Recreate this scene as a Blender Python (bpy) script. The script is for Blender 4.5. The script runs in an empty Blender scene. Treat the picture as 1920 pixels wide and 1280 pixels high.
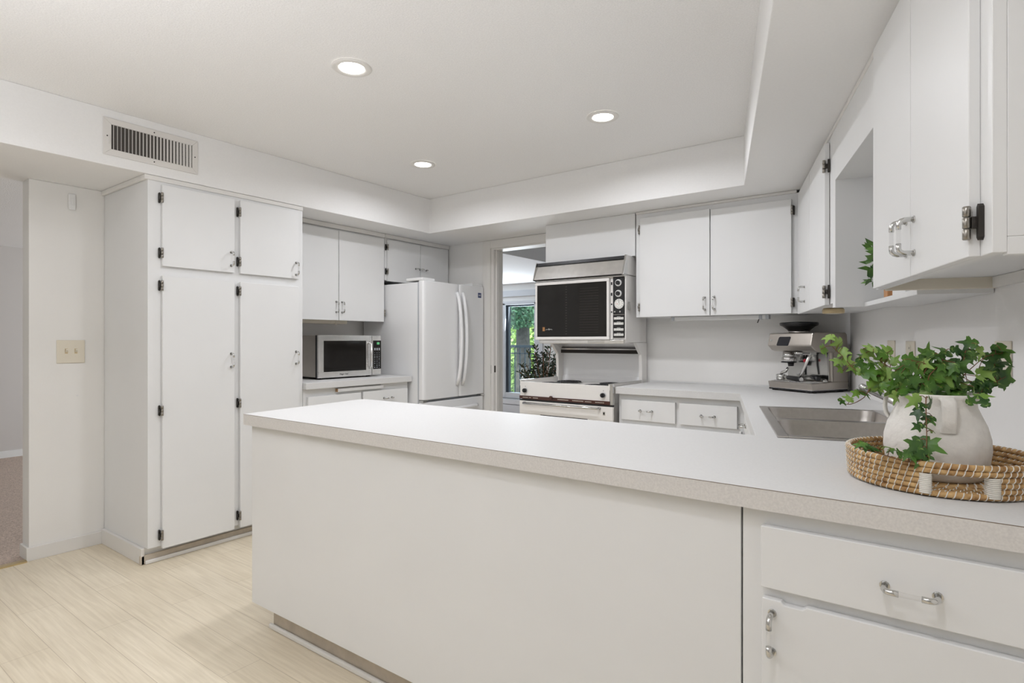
import bpy, bmesh, math, random
from mathutils import Vector, Matrix

# ------------------------------------------------------------------ camera
SC = bpy.context.scene
COL = SC.collection
FPX = 1072.3
YAW = math.radians(36.305)
cam_data = bpy.data.cameras.new('camera')
cam_data.sensor_width = 36.0
cam_data.lens = FPX / 1920.0 * 36.0
cam_data.shift_y = -2.3 / 1920.0
cam_data.clip_start = 0.02
cam = bpy.data.objects.new('camera', cam_data)
cam.location = (0, 0, 1.23)
cam.rotation_euler = (math.radians(90), 0, YAW)
COL.objects.link(cam)
SC.camera = cam

# ------------------------------------------------------------------ view, sky, daylight
SC.view_settings.view_transform = 'Standard'
SC.view_settings.look = 'None'
SC.view_settings.gamma = 1.0
SC.view_settings.use_curve_mapping = False
SC.view_settings.exposure = 0.21

world = bpy.data.worlds.new('sky')
SC.world = world
world.use_nodes = True
_bg = world.node_tree.nodes['Background']
_bg.inputs[0].default_value = (0.80, 0.90, 1.0, 1)
_bg.inputs[1].default_value = 2.6


def area_light(name, loc, target, sx, sy, watts, colour):
    d = bpy.data.lights.new(name, 'AREA')
    d.shape = 'RECTANGLE'; d.size = sx; d.size_y = sy; d.energy = watts; d.color = colour
    o = bpy.data.objects.new(name, d)
    o.location = loc
    o.rotation_euler = (Vector(target) - Vector(loc)).to_track_quat('-Z', 'Y').to_euler()
    COL.objects.link(o)
    return o


sun = bpy.data.lights.new('sun', 'SUN')
sun.energy = 6.0; sun.angle = math.radians(4); sun.color = (1, .95, .86)
sun_o = bpy.data.objects.new('sun', sun)
sun_o.rotation_euler = (math.radians(38), math.radians(22), 0)
COL.objects.link(sun_o)
# daylight entering the windows of the next rooms
area_light('window_daylight_west', (-6.0, 3.9, 1.4), (-6.4, -1, .9), 2.6, 1.7, 29, (.92, .96, 1))
area_light('window_daylight_dining', (-5.6, 7.40, 1.1), (-5.0, 4.2, 1.5), 1.5, 1.4, 80, (.85, .92, 1))

# ------------------------------------------------------------------ frames
AR = math.radians(-16.3185)
RD = Vector((math.sin(AR), math.cos(AR), 0))        # along the right wall, away from the viewer
RN = Vector((math.cos(AR), -math.sin(AR), 0))       # into the right wall


def frame(origin, u, v):
    m = Matrix.Identity(4)
    u = Vector(u).normalized(); v = Vector(v).normalized()
    for i in range(3):
        m[i][0] = u[i]; m[i][1] = v[i]; m[i][2] = (0, 0, 1)[i]; m[i][3] = origin[i]
    return m


W = Matrix.Identity(4)


def face_left(x):      # a front that looks +x ; u = world y, v = depth towards -x
    return frame((x, 0, 0), (0, 1, 0), (-1, 0, 0))


def face_back(y):      # a front that looks -y ; u = world x
    return frame((0, y, 0), (1, 0, 0), (0, 1, 0))


def face_right(r):     # a front that looks away from the right wall ; u = -s
    return frame(RN * r, -RD, RN)


def R3(s, r, z=0.0):
    p = RD * s + RN * r
    return Vector((p.x, p.y, z))


# ------------------------------------------------------------------ materials
MATS = {}


def mk(name, col, rough=.5, metal=0.0, spec=.5, bump=0.0, bscale=200.0, vary=0.0, vscale=40.0, emit=0.0, trans=0.0, coat=0.0):
    m = bpy.data.materials.new(name)
    m.use_nodes = True
    nt = m.node_tree
    b = nt.nodes['Principled BSDF']
    b.inputs['Base Color'].default_value = (*col, 1)
    b.inputs['Roughness'].default_value = rough
    b.inputs['Metallic'].default_value = metal
    b.inputs['Specular IOR Level'].default_value = spec
    b.inputs['Coat Weight'].default_value = coat
    b.inputs['Transmission Weight'].default_value = trans
    if emit:
        b.inputs['Emission Color'].default_value = (*col, 1)
        b.inputs['Emission Strength'].default_value = emit
    tc = nt.nodes.new('ShaderNodeTexCoord')
    if vary:
        n = nt.nodes.new('ShaderNodeTexNoise'); n.inputs['Scale'].default_value = vscale; n.inputs['Detail'].default_value = 6
        nt.links.new(tc.outputs['Object'], n.inputs['Vector'])
        r = nt.nodes.new('ShaderNodeValToRGB')
        r.color_ramp.elements[0].position = .3; r.color_ramp.elements[1].position = .7
        r.color_ramp.elements[0].color = (*[c * (1 - vary) for c in col], 1)
        r.color_ramp.elements[1].color = (*[min(1, c * (1 + vary)) for c in col], 1)
        nt.links.new(n.outputs['Fac'], r.inputs['Fac']); nt.links.new(r.outputs['Color'], b.inputs['Base Color'])
    if bump:
        n = nt.nodes.new('ShaderNodeTexNoise'); n.inputs['Scale'].default_value = bscale; n.inputs['Detail'].default_value = 4
        nt.links.new(tc.outputs['Object'], n.inputs['Vector'])
        bp = nt.nodes.new('ShaderNodeBump'); bp.inputs['Strength'].default_value = bump; bp.inputs['Distance'].default_value = .003
        nt.links.new(n.outputs['Fac'], bp.inputs['Height']); nt.links.new(bp.outputs['Normal'], b.inputs['Normal'])
    MATS[name] = m
    return m


M_cab = mk('cabinet_paint', (.82, .82, .812), .42, bump=.05, bscale=60, vary=.012, vscale=3)
M_wall = mk('wall_paint', (.88, .865, .835), .7, bump=.08, bscale=150, vary=.02, vscale=2)
M_trim = mk('trim_paint', (.82, .80, .765), .5)
M_ceil = mk('ceiling_popcorn', (.92, .912, .90), .9, bump=.55, bscale=130, vary=.05, vscale=170)
M_soff = mk('soffit_paint', (.91, .902, .888), .75, bump=.15, bscale=160, vary=.012, vscale=120)
M_top = mk('laminate_worktop', (.71, .705, .692), .5, spec=.3, vary=.025, vscale=160, bump=.02, bscale=300)
M_splash = mk('splash_paint', (.90, .885, .86), .55, bump=.05, bscale=200)
M_edge = mk('shade_toned_edge_laminate', (.70, .675, .645), .4, vary=.07, vscale=230)  # speckled taupe edge, partly darkened in colour to carry its shade
M_seam = mk('brown_laminate_seam', (.20, .15, .11), .5)
M_chrome = mk('chrome', (.62, .62, .61), .13, 1.0)
M_pewter = mk('dark_pewter_hinge', (.05, .045, .04), .4, .6)
M_barrel = mk('hinge_barrel_metal', (.30, .28, .25), .3, .9)
M_steel = mk('brushed_steel', (.80, .79, .775), .24, 1.0, vary=.06, vscale=25)
M_sink = mk('sink_steel', (.50, .475, .45), .28, 1.0, vary=.05, vscale=60)
M_taupe = mk('espresso_steel', (.50, .46, .415), .3, .85, vary=.03, vscale=20)
M_black = mk('black_plastic', (.012, .012, .013), .35)
M_silver = mk('satin_silver', (.80, .80, .79), .35, .35)
M_blackg = mk('black_glass', (.012, .0105, .009), .07, spec=.32)
M_dark = mk('dark_recess', (.03, .025, .022), .8)
M_app = mk('appliance_white', (.89, .89, .89), .22, spec=.5, coat=.2, bump=.02, bscale=400)
M_enam = mk('almond_enamel', (.85, .825, .79), .25, coat=.3)
M_brown = mk('brown_strip', (.07, .025, .018), .3)
M_ivory = mk('ivory_plastic', (.78, .72, .60), .4)
M_white = mk('white_plastic', (.85, .85, .84), .35)
M_paper = mk('white_marking', (.80, .79, .75), .5)
M_rubber = mk('black_rubber', (.02, .02, .02), .7)
M_carpet = mk('carpet_pile', (.50, .40, .335), .95, bump=1.0, bscale=220, vary=.35, vscale=130)
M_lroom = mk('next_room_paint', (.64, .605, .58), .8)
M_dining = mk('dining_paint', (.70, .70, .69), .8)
M_lens = mk('lamp_lens', (1.0, .97, .93), .4, emit=9.0)
M_pot = mk('rough_white_ceramic', (.82, .79, .74), .85, bump=.9, bscale=55, vary=.05, vscale=45)
M_soil = mk('dark_soil', (.03, .02, .015), .9, bump=.8, bscale=120)
M_stem = mk('ivy_stem', (.19, .085, .035), .6)
M_wood = mk('pale_wood', (.55, .27, .11), .5, vary=.15, vscale=30)
M_woodedge = mk('bare_wood_edge', (.40, .24, .12), .6)
M_red = mk('red_dot', (.55, .02, .04), .4)
M_screen = mk('dark_screen', (.012, .012, .018), .12)
M_green = mk('green_digits', (.10, .40, .17), .4, emit=.35)
M_blue = mk('blue_badge', (.03, .05, .16), .3)
M_gold = mk('copper_emblem', (.55, .28, .12), .3, .8)
M_toe = mk('scuffed_toe_kick', (.58, .51, .42), .6, vary=.12, vscale=14)
M_rail = mk('dark_blue_metal', (.012, .022, .035), .5)
M_frame = mk('grey_window_frame', (.50, .52, .55), .45)
M_bark = mk('tree_bark', (.075, .068, .064), .9, bump=1.0, bscale=25, vary=.3, vscale=12)
M_grass = mk('lawn', (.16, .24, .09), .95, vary=.3, vscale=4)
M_paving = mk('pale_paving', (.62, .63, .64), .85, vary=.1, vscale=3)
M_cord = mk('black_cord', (.015, .015, .015), .5)
M_brass = mk('brass_puck', (.62, .50, .30), .35, .6)
M_grille = mk('white_grille_enamel', (.78, .755, .72), .45)
M_duct = mk('grey_duct', (.10, .09, .08), .8)


def leaf_mat(name, c1, c2, scale=14.0, rough=.4):
    m = bpy.data.materials.new(name); m.use_nodes = True
    nt = m.node_tree; b = nt.nodes['Principled BSDF']
    tc = nt.nodes.new('ShaderNodeTexCoord')
    n = nt.nodes.new('ShaderNodeTexNoise'); n.inputs['Scale'].default_value = scale; n.inputs['Detail'].default_value = 3
    nt.links.new(tc.outputs['Object'], n.inputs['Vector'])
    r = nt.nodes.new('ShaderNodeValToRGB')
    r.color_ramp.elements[0].position = .35; r.color_ramp.elements[1].position = .65
    r.color_ramp.elements[0].color = (*c1, 1); r.color_ramp.elements[1].color = (*c2, 1)
    nt.links.new(n.outputs['Fac'], r.inputs['Fac']); nt.links.new(r.outputs['Color'], b.inputs['Base Color'])
    b.inputs['Roughness'].default_value = rough
    return m


M_ivy = leaf_mat('ivy_green', (.018, .068, .012), (.10, .24, .025), 16, .38)
M_ivyl = leaf_mat('ivy_young_green', (.17, .33, .045), (.34, .50, .13), 20, .4)
M_leafd = leaf_mat('dark_houseplant_green', (.006, .02, .008), (.04, .075, .03), 9, .4)
M_tree1 = leaf_mat('deep_tree_green', (.025, .08, .045), (.11, .24, .13), 2.2, .6)
M_tree2 = leaf_mat('bright_tree_green', (.16, .30, .05), (.42, .56, .20), 1.6, .6)
M_tree3 = leaf_mat('blue_green_hedge', (.05, .12, .08), (.20, .34, .24), 2.0, .6)


def floor_material():
    m = bpy.data.materials.new('pale_wood_planks'); m.use_nodes = True
    nt = m.node_tree; b = nt.nodes['Principled BSDF']; L = nt.links.new
    tc = nt.nodes.new('ShaderNodeTexCoord')
    br = nt.nodes.new('ShaderNodeTexBrick')
    br.inputs['Scale'].default_value = 1.0
    br.inputs['Brick Width'].default_value = 1.21; br.inputs['Row Height'].default_value = .152
    br.inputs['Mortar Size'].default_value = .0012; br.inputs['Bias'].default_value = 0.0
    br.offset = .37
    br.inputs['Color1'].default_value = (.86, .785, .645, 1); br.inputs['Color2'].default_value = (.82, .74, .595, 1)
    br.inputs['Mortar'].default_value = (.62, .54, .42, 1)
    L(tc.outputs['Object'], br.inputs['Vector'])
    mp = nt.nodes.new('ShaderNodeMapping'); mp.inputs['Scale'].default_value = (1.6, 34, 1)
    L(tc.outputs['Object'], mp.inputs['Vector'])
    n = nt.nodes.new('ShaderNodeTexNoise'); n.inputs['Scale'].default_value = 2.4; n.inputs['Detail'].default_value = 8; n.inputs['Distortion'].default_value = .6
    L(mp.outputs['Vector'], n.inputs['Vector'])
    rp = nt.nodes.new('ShaderNodeValToRGB')
    rp.color_ramp.elements[0].position = .33; rp.color_ramp.elements[1].position = .68
    rp.color_ramp.elements[0].color = (.885, .865, .83, 1); rp.color_ramp.elements[1].color = (1.03, 1.025, 1.02, 1)
    L(n.outputs['Fac'], rp.inputs['Fac'])
    n2 = nt.nodes.new('ShaderNodeTexNoise'); n2.inputs['Scale'].default_value = 2.2; n2.inputs['Detail'].default_value = 3
    L(tc.outputs['Object'], n2.inputs['Vector'])
    rp2 = nt.nodes.new('ShaderNodeValToRGB')
    rp2.color_ramp.elements[0].color = (.86, .84, .80, 1); rp2.color_ramp.elements[1].color = (1.08, 1.07, 1.05, 1)
    L(n2.outputs['Fac'], rp2.inputs['Fac'])
    mx = nt.nodes.new('ShaderNodeMixRGB'); mx.blend_type = 'MULTIPLY'; mx.inputs[0].default_value = 1
    L(br.outputs['Color'], mx.inputs[1]); L(rp.outputs['Color'], mx.inputs[2])
    mx2 = nt.nodes.new('ShaderNodeMixRGB'); mx2.blend_type = 'MULTIPLY'; mx2.inputs[0].default_value = 1
    L(mx.outputs['Color'], mx2.inputs[1]); L(rp2.outputs['Color'], mx2.inputs[2])
    L(mx2.outputs['Color'], b.inputs['Base Color'])
    b.inputs['Roughness'].default_value = .42
    bp = nt.nodes.new('ShaderNodeBump'); bp.inputs['Strength'].default_value = .12; bp.inputs['Distance'].default_value = .002
    L(n.outputs['Fac'], bp.inputs['Height']); L(bp.outputs['Normal'], b.inputs['Normal'])
    return m


M_floor = floor_material()


def glass_material():
    m = bpy.data.materials.new('window_glass'); m.use_nodes = True
    nt = m.node_tree
    nt.nodes.clear()
    o = nt.nodes.new('ShaderNodeOutputMaterial')
    t = nt.nodes.new('ShaderNodeBsdfTransparent'); t.inputs[0].default_value = (.93, .97, .97, 1)
    g = nt.nodes.new('ShaderNodeBsdfGlossy'); g.inputs['Roughness'].default_value = .02
    mx = nt.nodes.new('ShaderNodeMixShader'); mx.inputs[0].default_value = .015
    nt.links.new(t.outputs[0], mx.inputs[1]); nt.links.new(g.outputs[0], mx.inputs[2]); nt.links.new(mx.outputs[0], o.inputs[0])
    return m


M_glass = glass_material()


def acrylic_material():
    m = bpy.data.materials.new('clear_acrylic'); m.use_nodes = True
    nt = m.node_tree; nt.nodes.clear()
    o = nt.nodes.new('ShaderNodeOutputMaterial')
    t = nt.nodes.new('ShaderNodeBsdfTransparent'); t.inputs[0].default_value = (.97, .97, .97, 1)
    g = nt.nodes.new('ShaderNodeBsdfGlossy'); g.inputs['Roughness'].default_value = .1
    mx = nt.nodes.new('ShaderNodeMixShader'); mx.inputs[0].default_value = .10
    nt.links.new(t.outputs[0], mx.inputs[1]); nt.links.new(g.outputs[0], mx.inputs[2]); nt.links.new(mx.outputs[0], o.inputs[0])
    return m


M_acr = acrylic_material()


def seagrass_material():
    m = bpy.data.materials.new('seagrass_rope'); m.use_nodes = True
    nt = m.node_tree; b = nt.nodes['Principled BSDF']
    tc = nt.nodes.new('ShaderNodeTexCoord')
    n = nt.nodes.new('ShaderNodeTexNoise'); n.inputs['Scale'].default_value = 60; n.inputs['Detail'].default_value = 5
    nt.links.new(tc.outputs['Object'], n.inputs['Vector'])
    r = nt.nodes.new('ShaderNodeValToRGB')
    r.color_ramp.elements[0].position = .32; r.color_ramp.elements[1].position = .66
    r.color_ramp.elements[0].color = (.30, .15, .05, 1); r.color_ramp.elements[1].color = (.66, .43, .19, 1)
    nt.links.new(n.outputs['Fac'], r.inputs['Fac']); nt.links.new(r.outputs['Color'], b.inputs['Base Color'])
    b.inputs['Roughness'].default_value = .75
    return m


M_sea = seagrass_material()
M_twine = mk('white_twine', (.82, .78, .70), .8)


# ------------------------------------------------------------------ mesh builder
class MB:
    """Collects shapes in world metres; build() links them as one mesh object."""

    def __init__(self, T=W):
        self.v = []; self.f = []; self.m = []; self.T = T; self.sm = []

    def add(self, vs, fs, mat=0, smooth=False):
        n = len(self.v)
        self.v += [self.T @ Vector(p) for p in vs]
        self.f += [tuple(i + n for i in f) for f in fs]
        self.m += [mat] * len(fs); self.sm += [smooth] * len(fs)
        return self

    def box(self, a0, a1, b0, b1, c0, c1, mat=0):
        vs = [(x, y, z) for z in (c0, c1) for y in (b0, b1) for x in (a0, a1)]
        fs = [(0, 2, 3, 1), (4, 5, 7, 6), (0, 1, 5, 4), (2, 6, 7, 3), (0, 4, 6, 2), (1, 3, 7, 5)]
        return self.add(vs, fs, mat)

    def prism(self, poly, axis, t0, t1, mat=0, smooth=False):
        def P(p, t):
            return {0: (t, p[0], p[1]), 1: (p[0], t, p[1]), 2: (p[0], p[1], t)}[axis]
        n = len(poly)
        area = sum(poly[i][0] * poly[(i + 1) % n][1] - poly[(i + 1) % n][0] * poly[i][1] for i in range(n))
        ccw = area > 0
        if axis == 1:
            ccw = not ccw
        if not ccw:
            poly = poly[::-1]
        vs = [P(p, t0) for p in poly] + [P(p, t1) for p in poly]
        self.add(vs, [tuple(range(n))[::-1], tuple(range(n, 2 * n))], mat)
        k = len(self.v) - 2 * n
        for i in range(n):
            j = (i + 1) % n
            self.f.append((k + i, k + j, k + n + j, k + n + i)); self.m.append(mat); self.sm.append(smooth)
        return self

    def tube(self, pts, r, seg=10, mat=0, cap=True, smooth=True):
        pts = [Vector(p) for p in pts]
        rs = r if isinstance(r, (list, tuple)) else [r] * len(pts)
        n = len(pts); rings = []
        nrm = None
        for i, p in enumerate(pts):
            t = (pts[min(i + 1, n - 1)] - pts[max(i - 1, 0)])
            if t.length < 1e-9:
                t = Vector((0, 0, 1))
            t.normalize()
            if nrm is None:
                nrm = t.orthogonal().normalized()
            else:
                nrm = (nrm - t * nrm.dot(t))
                nrm = nrm.normalized() if nrm.length > 1e-6 else t.orthogonal().normalized()
            bi = t.cross(nrm)
            rings.append([p + (nrm * math.cos(2 * math.pi * k / seg) + bi * math.sin(2 * math.pi * k / seg)) * rs[i] for k in range(seg)])
        vs = [q for rg in rings for q in rg]
        fs = []
        for i in range(n - 1):
            for k in range(seg):
                k2 = (k + 1) % seg
                fs.append((i * seg + k, i * seg + k2, (i + 1) * seg + k2, (i + 1) * seg + k))
        self.add(vs, fs, mat, smooth)
        if cap:
            b = len(self.v) - len(vs)
            self.f += [tuple(b + k for k in range(seg))[::-1], tuple(b + (n - 1) * seg + k for k in range(seg))]
            self.m += [mat] * 2; self.sm += [False] * 2
        return self

    def lathe(self, prof, c=(0, 0, 0), seg=32, mat=0, smooth=True, M=None, cap=True):
        """prof = [(r, z), ...] bottom to top about the z axis through c (M: extra rotation about c)."""
        vs = []
        for r, z in prof:
            for k in range(seg):
                a = 2 * math.pi * k / seg
                p = Vector((r * math.cos(a), r * math.sin(a), z))
                if M is not None:
                    p = M @ p
                vs.append(p + Vector(c))
        fs = []
        for i in range(len(prof) - 1):
            for k in range(seg):
                k2 = (k + 1) % seg
                fs.append((i * seg + k, i * seg + k2, (i + 1) * seg + k2, (i + 1) * seg + k))
        self.add(vs, fs, mat, smooth)
        if cap:
            b = len(self.v) - len(vs); n = len(prof)
            self.f += [tuple(b + k for k in range(seg))[::-1], tuple(b + (n - 1) * seg + k for k in range(seg))]
            self.m += [mat] * 2; self.sm += [False] * 2
        return self

    def disc(self, c, axis, r, t, seg=24, mat=0):
        """a short cylinder starting at c, running t along axis (local vector)."""
        a = Vector(axis).normalized()
        return self.tube([Vector(c), Vector(c) + a * t], r, seg, mat)

    def build(self, name, mats, parent=None, bevel=0.0, bseg=2):
        me = bpy.data.meshes.new(name)
        off = Vector(root_loc(parent)) if parent is not None else Vector((0, 0, 0))
        loc = None
        vs = self.v
        if parent is None:
            lo = [min(p[i] for p in vs) for i in range(3)]; hi = [max(p[i] for p in vs) for i in range(3)]
            loc = Vector(((lo[0] + hi[0]) / 2, (lo[1] + hi[1]) / 2, lo[2])); off = loc
        me.from_pydata([tuple(p - off) for p in vs], [], self.f)
        if not isinstance(mats, (list, tuple)):
            mats = [mats]
        for mm in mats:
            me.materials.append(mm)
        me.polygons.foreach_set('material_index', self.m)
        me.polygons.foreach_set('use_smooth', self.sm)
        me.update()
        o = bpy.data.objects.new(name, me)
        COL.objects.link(o)
        if parent is not None:
            o.parent = parent
        else:
            o.location = loc
        if bevel:
            b = o.modifiers.new('bevel', 'BEVEL'); b.width = bevel; b.segments = bseg; b.limit_method = 'ANGLE'
            b.angle_limit = math.radians(40)
        return o


def root_loc(o):
    while o.parent is not None:
        o = o.parent
    return o.location


def tag(o, label=None, cat=None, group=None, kind=None):
    if label: o['label'] = label
    if cat: o['category'] = cat
    if group: o['group'] = group
    if kind: o['kind'] = kind
    return o


def thing(name, loc, label, cat, group=None):
    o = bpy.data.objects.new(name, None)
    o.empty_display_size = .05
    o.location = loc
    COL.objects.link(o)
    return tag(o, label, cat, group)


def structure(name, mb, mats, label, cat, bevel=0.0, parent=None):
    o = mb.build(name, mats, parent, bevel)
    if parent is None:
        tag(o, label, cat, None, 'structure')
    return o


def text_part(name, body, T, size, mat, parent, depth=.0004):
    """flat raised lettering; T places its baseline centre, x to the right, z up, facing -y."""
    c = bpy.data.curves.new(name, 'FONT')
    c.body = body; c.size = size; c.align_x = 'CENTER'; c.align_y = 'CENTER'; c.extrude = depth
    t = bpy.data.objects.new(name + '_tmp', c)
    COL.objects.link(t)
    dg = bpy.context.evaluated_depsgraph_get()
    me = bpy.data.meshes.new_from_object(t.evaluated_get(dg))
    bpy.data.objects.remove(t)
    me.materials.clear(); me.materials.append(mat)
    R = T @ Matrix(((1, 0, 0, 0), (0, 0, -1, 0), (0, 1, 0, 0), (0, 0, 0, 1)))
    me.transform(Matrix.Translation(-Vector(root_loc(parent))) @ R)
    o = bpy.data.objects.new(name, me)
    COL.objects.link(o); o.parent = parent
    return o


# ------------------------------------------------------------------ cabinet parts
def bow_handle(T, u, z, v, vertical, parent, span=.080, out=.032):
    """chrome elbows joined by a clear rod; v = the face it is screwed to."""
    mb = MB(T)
    def P(a, b):                       # a along the handle, b out of the face
        return (u, v - b, z + a) if vertical else (u + a, v - b, z)
    h = span / 2
    for s in (-1, 1):
        path = [P(s * h, 0), P(s * h, out * .62), P(s * (h - .0025), out * .84), P(s * (h - .007), out * .97), P(s * (h - .012), out), P(s * (h - .023), out)]
        mb.tube(path, .0058, 12, 0)
        mb.tube([P(s * h, 0), P(s * h, .0025)], .0085, 12, 0)
    mb.tube([P(-(h - .0225), out), P(h - .0225, out)], .0046, 12, 1, False)
    return mb.build('handle', [M_chrome, M_acr], parent)


def barrel_hinge(T, u, z, v, parent, side, length=.055):
    """exposed pewter hinge; side = +1 leaf on the frame to the right of u, -1 to the left."""
    mb = MB(T)
    h = length / 2
    for (z0, z1) in ((-h, -h * .36), (-h * .33, h * .33), (h * .36, h)):
        mb.tube([(u, v - .004, z + z0), (u, v - .004, z + z0 + .001), (u, v - .004, z + z1 - .001), (u, v - .004, z + z1)], [.0052, .0066, .0066, .0052], 12, 0)
    a, b = (u + .003, u + .0125) if side > 0 else (u - .0125, u - .003)
    mb.prism([(a, z - h * .9), ((a + b) / 2, z - h * 1.08), (b, z - h * .9), (b, z + h * .9), ((a + b) / 2, z + h * 1.08), (a, z + h * .9)], 1, v + .010, v + .019, 1)
    mb.box(min(u, a), max(u, b) - .006 if side > 0 else max(u, b), v + .002, v + .012, z - h * .35, z + h * .35, 1)
    return mb.build('hinge', [M_barrel, M_pewter], parent)


def door(T, root, u0, u1, z0, z1, handle=None, vertical=True, hinges=(), hside=-1, v0=-.019, v1=0.0, name='door', mat=None, bevel=.0018, hlen=.055):
    d = MB(T).box(u0, u1, v0, v1, z0, z1).build(name, mat or M_cab, root, bevel)
    if handle:
        bow_handle(T, handle[0], handle[1], v0, vertical, d)
    for z in hinges:
        barrel_hinge(T, (u0 - .004) if hside < 0 else (u1 + .004), z, v0, d, hside, hlen)
    return d
# ================================================================== THE ROOM
ZC, ZS, ZT, ZTL = 2.424, 2.134, .92, .94          # ceiling, soffit, worktop, left worktop
XL, YB, RW = -4.06, 4.07, .753                    # left wall, back wall, right wall

structure('floor', MB().box(-4.06, 3.2, -3.3, 4.19, -.06, 0), M_floor, 'pale wood plank kitchen floor', 'floor')
structure('floor_carpet', MB().box(-8.2, -4.06, -3.3, 4.07, -.06, .006), M_carpet, 'mottled brown carpet in the room through the left opening', 'floor')
structure('floor_dining', MB().box(-8.2, 1.5, 4.19, 7.5, -.06, 0), M_carpet, 'floor of the room beyond the back doorway', 'floor')
structure('ceiling', MB().box(-4.18, 3.2, -3.3, 4.19, ZC, ZC + .08), M_ceil, 'textured off white kitchen ceiling with recessed lamps', 'ceiling')

# dropped soffit, one U-shaped body
rin = .132
i_br = Vector((0, 0, 0))
s_b = (3.49 - RN.y * rin) / RD.y
p_in = R3(s_b, rin)
p_near = R3(-3.6, rin)
outer_b = R3((4.19 - RN.y * (RW + .1)) / RD.y, RW + .1)
outer_n = R3(-3.6, RW + .1)
soff = [(-4.18, -3.3), (-3.43, -3.3), (-3.43, 3.49), (p_in.x, p_in.y), (p_near.x, p_near.y), (outer_n.x, outer_n.y), (outer_b.x, outer_b.y), (-4.18, 4.19)]
structure('ceiling_soffit', MB().prism(soff, 2, ZS, ZC), M_soff, 'smooth dropped soffit around the raised kitchen ceiling', 'ceiling', .003)

# walls
structure('wall_left', MB().box(-4.18, XL, .975, 4.19, 0, ZS).box(-4.18, XL, -3.3, .15, 0, ZS), M_wall, 'cream left wall beside the carpeted room, its unseen near stretch added', 'wall', .004)  # second box is out of view, added to block light from the carpeted room
bw = MB()
bw.box(-4.06, -3.215, YB, YB + .12, 0, ZS)
bw.box(-2.50, .1, YB, YB + .12, 0, ZS)
bw.box(-3.215, -2.50, YB, YB + .12, 2.075, ZS)
structure('wall_back', bw, M_wall, 'cream back wall with a doorway', 'wall')
rw = MB(face_right(RW)).box(-4.10, 3.6, 0, .1, 0, ZS)
structure('wall_right', rw, M_splash, 'plain cream right wall behind the sink', 'wall')
# wall behind the viewpoint
nw = MB()
nw.box(-8.2, 3.2, -3.42, -3.3, 0, ZC)
structure('wall_front', nw, M_wall, 'cream wall behind the viewpoint', 'wall')
# bulkhead over the oven
structure('wall_bulkhead', MB().box(-2.455, -1.70, 3.79, YB - .002, 1.83, ZS - .001), M_cab, 'white boxed panel above the oven visor', 'wall', .002)

# door casing of the back doorway
cs = MB()
cs.box(-3.313, -3.219, YB - .016, YB - .001, 0, ZS - .002)
cs.box(-3.225, -3.219, YB - .022, YB - .016, 0, 2.062)
cs.box(-3.219, -2.46, YB - .016, YB - .001, 2.06, ZS - .002)
cs.box(-3.219, -3.19, YB - .008, YB + .13, 0, 2.06)
cs.box(-3.19, -3.175, YB + .02, YB + .06, 0, 2.06)
cs.box(-3.19, -2.46, YB - .008, YB + .13, 2.046, 2.06)
cs.box(-2.50, -2.48, YB - .008, YB + .13, 0, 2.05)
trim = structure('trim_1', cs, M_trim, 'cream painted casing of the back doorway', 'door frame', .003)
MB().box(-3.2195, -3.2175, YB - .009, YB - .006, .93, 1.005).build('strike_plate', M_pewter, trim)
MB().box(-3.191, -3.1888, YB + .0, YB + .03, .94, 1.0).build('latch_plate', M_pewter, trim)

# baseboards of the stub wall and threshold strip
bb = MB()
bb.box(XL, XL + .012, .962, 1.325, 0, .075)
bb.box(-4.18, XL, .962, .975, 0, .075)
structure('baseboard_left', bb, M_trim, 'low cream baseboard around the stub wall beside the pantry', 'baseboard', .002)
structure('trim_2', MB().box(-4.075, -4.035, .15, .962, 0, .009), mk('brass_threshold', (.62, .5, .28), .35, .8), 'thin metal strip between carpet and plank floor', 'threshold')
structure('trim_3', MB(face_right(RW)).box(-2.05, 3.0, -.016, 0, 1.382, 1.412), M_trim, 'narrow wall cleat under the right hand wall cupboards', 'trim')

# carpeted room at the left
structure('wall_west', MB().box(-7.92, -7.79, -3.3, 4.07, 0, 2.5), M_lroom, 'taupe wall of the carpeted room', 'wall')
structure('wall_north', MB().box(-7.9, -7.4, 3.95, 4.07, 0, 2.5).box(-4.6, -4.18, 3.95, 4.07, 0, 2.5).box(-7.4, -4.6, 3.95, 4.07, 0, .4).box(-7.4, -4.6, 3.95, 4.07, 2.2, 2.5), M_lroom, 'end wall of the carpeted room with a wide window', 'wall')
structure('ceiling_west', MB().box(-8.2, -4.18, -3.3, 4.07, 2.21, 2.29), M_ceil, 'white ceiling of the carpeted room', 'ceiling')
structure('baseboard_west', MB().box(-7.79, -7.775, -3.3, 3.95, 0, .075), M_white, 'white baseboard in the carpeted room', 'baseboard')

# dining room beyond the doorway
YF = 7.45
fw = MB()
fw.box(-8.2, -7.3, YF, YF + .12, 0, 2.5)
fw.box(-4.93, 1.5, YF, YF + .12, 0, 2.5)
fw.box(-7.3, -4.93, YF, YF + .12, 1.83, 2.5)
fw.box(-7.3, -4.93, YF, YF + .12, 0, .30)
structure('wall_far', fw, M_dining, 'grey white window wall of the dining room', 'wall')
structure('wall_dining', MB().box(-8.2, -8.08, 4.19, 7.5, 0, 2.5), M_dining, 'side wall of the dining room', 'wall')
structure('wall_dining_right', MB().box(1.38, 1.5, 4.19, 7.5, 0, 2.5), M_dining, 'far side wall of the dining room', 'wall')
structure('ceiling_dining', MB().box(-3.63, 1.5, 4.19, 7.5, ZC, ZC + .08).box(-8.2, -3.63, 4.19, 7.5, ZS + .006, ZC), mk('dining_ceiling', (.74, .74, .75), .85), 'dropped and raised ceiling of the dining room', 'ceiling')
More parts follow.
